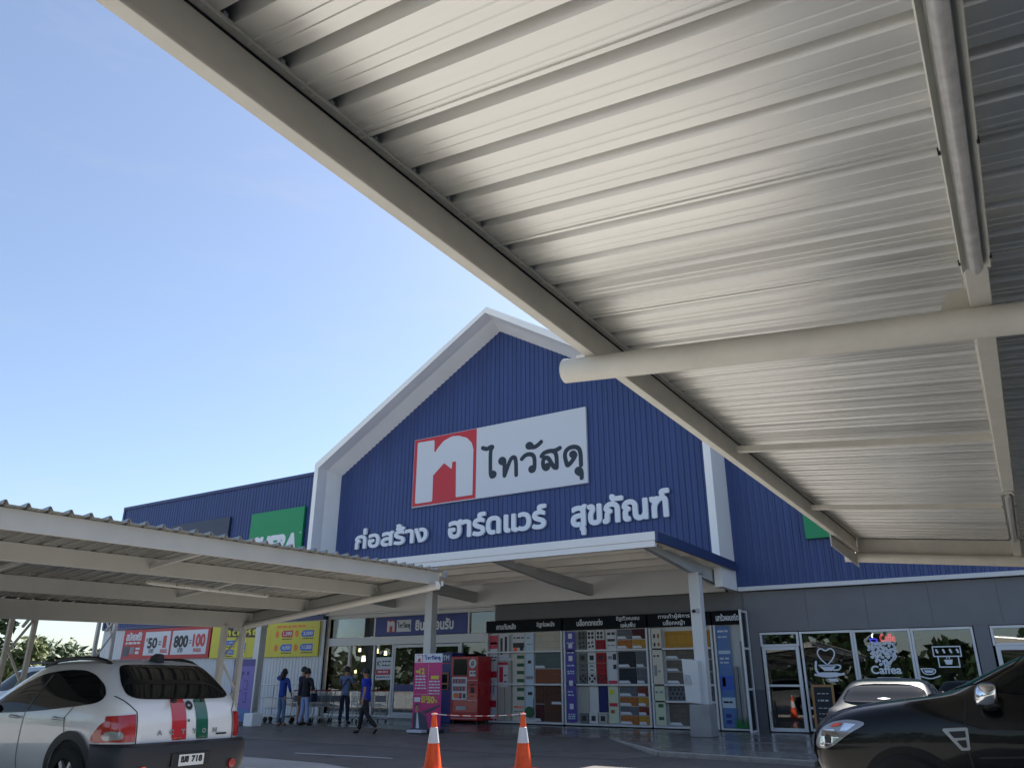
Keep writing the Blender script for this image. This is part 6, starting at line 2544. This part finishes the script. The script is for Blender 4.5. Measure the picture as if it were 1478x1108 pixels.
# --- silver car beyond the white one
sil = thing('parked_car', 'silver car beyond the striped white car, only its cabin top in view', 'car', (-14.5, 9.15, -.06), math.pi, own=True)
sl_ = [(.26, .12, 4.4, .82), (.42, .03, 4.5, .89), (.7, 0, 4.55, .91), (.95, .03, 4.4, .91), (1.05, .06, 4.0, .9), (1.12, .08, 3.6, .88), (1.18, .12, 3.45, .86), (1.4, .25, 3.0, .78), (1.56, .38, 2.7, .72), (1.62, .5, 2.5, .66), (1.64, .7, 2.2, .5)]
sl_ = [(*q, 8.0, 5.0) for q in sl_]
body, bv = car_body('body', sl_, 'paint_silver', sil)
for s in (-1, 1):
    side = 'left' if s > 0 else 'right'
    patch('side_window', bv, side, [(2.2, 1.2), (3.2, 1.19), (2.72, 1.5), (2.2, 1.53)], 'car_glass', sil, rnd=.015)
    patch('side_window', bv, side, [(.4, 1.22), (2.1, 1.2), (2.1, 1.53), (.6, 1.53)], 'car_glass', sil, rnd=.015)
    tl_ = patch('tail_lamp', bv, 'rear', [(s * .7, .8), (s * .9, .8), (s * .9, 1.1), (s * .74, 1.1)], 'lamp_red', sil, off=.01)
    mb = MB()
    mb.tube([(.7, s * .6, 1.66), (.9, s * .62, 1.69), (2.2, s * .62, 1.69), (2.45, s * .62, 1.63)], .018)
    mb.build('roof_rail', 'black_plastic', sil, smooth=50)
patch('windscreen', bv, 'front', [(-.74, 1.22), (.74, 1.22), (.62, 1.55), (-.62, 1.55)], 'car_glass', sil)
patch('rear_window', bv, 'rear', [(-.7, 1.2), (.7, 1.2), (.62, 1.52), (-.62, 1.52)], 'car_glass', sil)
arch(bv, .85, .36, .4, .9, sil)
arch(bv, 3.55, .36, .4, .9, sil)
for x in (.85, 3.55):
    for s in (-1, 1):
        wheel(sil, x, s * .84, .34, s)

# ------------------------------------------------------------------ trussed posts of the carport behind
def trussed_post(x, y, label, h_=3.1):
    t = thing('trussed_post', label, 'post', (x, y, -.1), 0, 'white trussed posts behind the low carport')
    for dy in (-.2, .2):
        mb = MB()
        mb.bar((x, y + dy, -.1), (x, y + dy, h_), .075, .075, upv=(1, 0, 0))
        mb.build('upright', 'carport_white', t, bevel=.005)
    mb = MB()
    z, k = .3, 0
    while z < h_ - .5:
        s2 = 1 if k % 2 else -1
        mb.bar((x, y - s2 * .15, z), (x, y + s2 * .15, z + .5), .035, .035, upv=(1, 0, 0))
        z += .5
        k += 1
    mb.build('lacing_bar', 'carport_white', t)
    mb = MB()
    mb.bar((x, y, h_), (x + 2.2, y, h_ + .25), .1, .12)
    mb.bar((x, y, h_), (x - 2.2, y, h_ + .25), .1, .12)
    mb.bar((x, y, h_ - .7), (x + 1.1, y, h_ + .12), .04, .04)
    mb.build('arm', 'carport_white', t)
    return t


trussed_post(-18.0, 10.75, 'white trussed steel post standing before the sky gap left of the red banner')
trussed_post(-15.0, 7.4, 'white trussed steel post in front of the dark trees at the picture edge', 2.9)
mb = MB()
rf = thing('parking_roof', 'low grey roof of a far parking shed between the trees and the store', 'shed', (-58, 36, -.1))
mb.prism([(-62, 2.0), (-54, 2.35), (-54, 2.47), (-62, 2.12)], 33, 39, lambda u, v, d: (u, d, v))
mb.build('roof', 'shed_roof', rf)
for x in (-61.5, -58, -54.5):
    mb = MB()
    mb.box(x - .1, x + .1, 33.2, 33.4, -.1, 2.02)
    mb.build('post', 'shed_wall', rf)
mb = MB()
mb.box(-62, -54, 38.7, 38.9, -.1, 1.98)
mb.build('back_wall', 'shed_wall', rf)

# ------------------------------------------------------------------ trees
def tree(name, label, x, y, h_, r, m, seed, n=1600, leaf=.35, trunk=.22, low=.25, group=None):
    rnd = random.Random(seed)
    t = thing(name, label, 'tree', (x, y, -.1), rnd.uniform(0, 6), group, own=True)
    mb = MB()
    mb.tube([(0, 0, 0), (.1, .05, h_ * .3), (-.05, .1, h_ * .6), (0, 0, h_ * .85)], [trunk, trunk * .75, trunk * .45, trunk * .15], n=10)
    blobs = []
    for k in range(15):
        a, q = rnd.uniform(0, 6.28), rnd.uniform(.15, 1)
        zz = h_ * rnd.uniform(low + .1, .93)
        wr = r * (1 - .55 * abs((zz / h_ - .55) / .5) ** 1.6)
        c = Vector((math.cos(a) * wr * q * .75, math.sin(a) * wr * q * .75, zz))
        blobs.append((c, r * rnd.uniform(.22, .45)))
        mb.tube([(0, 0, h_ * rnd.uniform(.25, .6)), tuple(c * .5 + Vector((0, 0, h_ * .25))), tuple(c)], [trunk * .35, trunk * .22, .02], n=6)
    mb.build('trunk', 'bark', t, smooth=60)
    mb = MB()
    for _ in range(n):
        c, br = rnd.choice(blobs)
        d = Vector((rnd.gauss(0, 1), rnd.gauss(0, 1), rnd.gauss(0, .8)))
        d = d.normalized() * (br * rnd.random() ** .4)
        p = c + d
        u = Vector((rnd.gauss(0, 1), rnd.gauss(0, 1), rnd.gauss(0, .6))).normalized()
        w = u.orthogonal().normalized()
        s_ = leaf * rnd.uniform(.5, 1.2)
        mb.add([p - u * s_, p + w * s_ * .45, p + u * s_, p - w * s_ * .45], [(0, 1, 2, 3)])
    mb.build('crown', m, t, tidy=False)
    return t


tree('leafy_tree', 'tall dark green tree at the picture edge beyond the low carport', -62, 24.5, 6.7, 3.8, 'leaf_dark', 1, 3200)
tree('leafy_tree', 'dark green tree behind the trussed post, tallest of the far trees', -58, 26.5, 5.2, 2.8, 'leaf_dark', 2, 2600)
tree('leafy_tree', 'yellow green bushy tree low in front of the dark trees', -50, 24.5, 3.6, 2.1, 'leaf_light', 3, 2200, leaf=.28, low=.05)
tree('leafy_tree', 'mid green tree between the bushy tree and the shed roof', -60, 32, 3.9, 2.8, 'leaf_mid', 4, 2400, low=.05)
tree('leafy_tree', 'small mid green tree beside the far shed', -66, 39.5, 3.5, 2.6, 'leaf_mid', 5, 2200, low=.05)
tree('leafy_tree', 'far low tree in the line of trees under the sky gap', -80, 52, 3.9, 4.0, 'leaf_mid', 6, 2200, leaf=.45, low=.05)
tree('leafy_tree', 'far olive tree touching the shed roof', -74, 46, 3.5, 3.4, 'leaf_light', 8, 2200, leaf=.4, low=.05)
t = thing('palm_tree', 'thin fronded tree between the two trussed posts and the red banner', 'tree', (-50, 38.5, -.1), 0, own=True)
mb = MB()
mb.tube([(0, 0, 0), (.15, 0, 2.5), (.05, 0, 5.0)], [.16, .12, .1], n=10)
mb.build('trunk', 'bark', t, smooth=60)
mb = MB()
rnd = random.Random(11)
for k in range(16):
    a = 2 * math.pi * k / 16 + rnd.uniform(-.2, .2)
    e = rnd.uniform(-.2, 1.1)
    prev = None
    for i in range(9):
        f_ = i / 8
        p = Vector((math.cos(a) * 2.0 * f_ * math.cos(e * .6), math.sin(a) * 2.0 * f_ * math.cos(e * .6), 5.0 + 1.6 * f_ * math.sin(e) - 1.3 * f_ * f_))
        if prev is not None:
            d = (p - prev).normalized()
            s_ = d.cross(Vector((0, 0, 1))).normalized()
            for q in (-1, 1):
                mb.add([prev, prev + d * .12, p + s_ * q * .42 * (1.1 - f_) - Vector((0, 0, .16))], [(0, 1, 2)])
        prev = p
mb.build('fronds', 'leaf_mid', t, tidy=False)
b = MB()
rnd = random.Random(21)
for _ in range(5000):
    x, y = rnd.uniform(-130, -66), rnd.uniform(50, 76)
    z = rnd.uniform(0, 3.2) * (0.7 + .3 * math.sin(x * .3))
    u = Vector((rnd.gauss(0, 1), rnd.gauss(0, 1), rnd.gauss(0, 1))).normalized()
    w = u.orthogonal().normalized()
    p = Vector((x, y, z))
    b.add([p - u * .6, p + w * .35, p + u * .6, p - w * .35], [(0, 1, 2, 3)])
o = b.build('far_treeline', 'leaf_mid', None, tidy=False)
o['kind'] = 'stuff'
tag(o, 'low far line of green trees under the sky gap', 'trees')

b = MB()
rnd = random.Random(31)
for _ in range(7000):
    x, y = rnd.uniform(-110, 110), rnd.uniform(-62, -46)
    z = rnd.uniform(0, 1) ** .8 * (6.5 + 2.2 * math.sin(x * .21) + 1.2 * math.sin(x * .67))
    u = Vector((rnd.gauss(0, 1), rnd.gauss(0, 1), rnd.gauss(0, 1))).normalized()
    w = u.orthogonal().normalized()
    p = Vector((x, y, z))
    b.add([p - u * .95, p + w * .6, p + u * .95, p - w * .6], [(0, 1, 2, 3)])
o = b.build('roadside_treeline', 'leaf_dark', None, tidy=False)
o['kind'] = 'stuff'
tag(o, 'dark line of trees across the far side of the car park', 'trees')
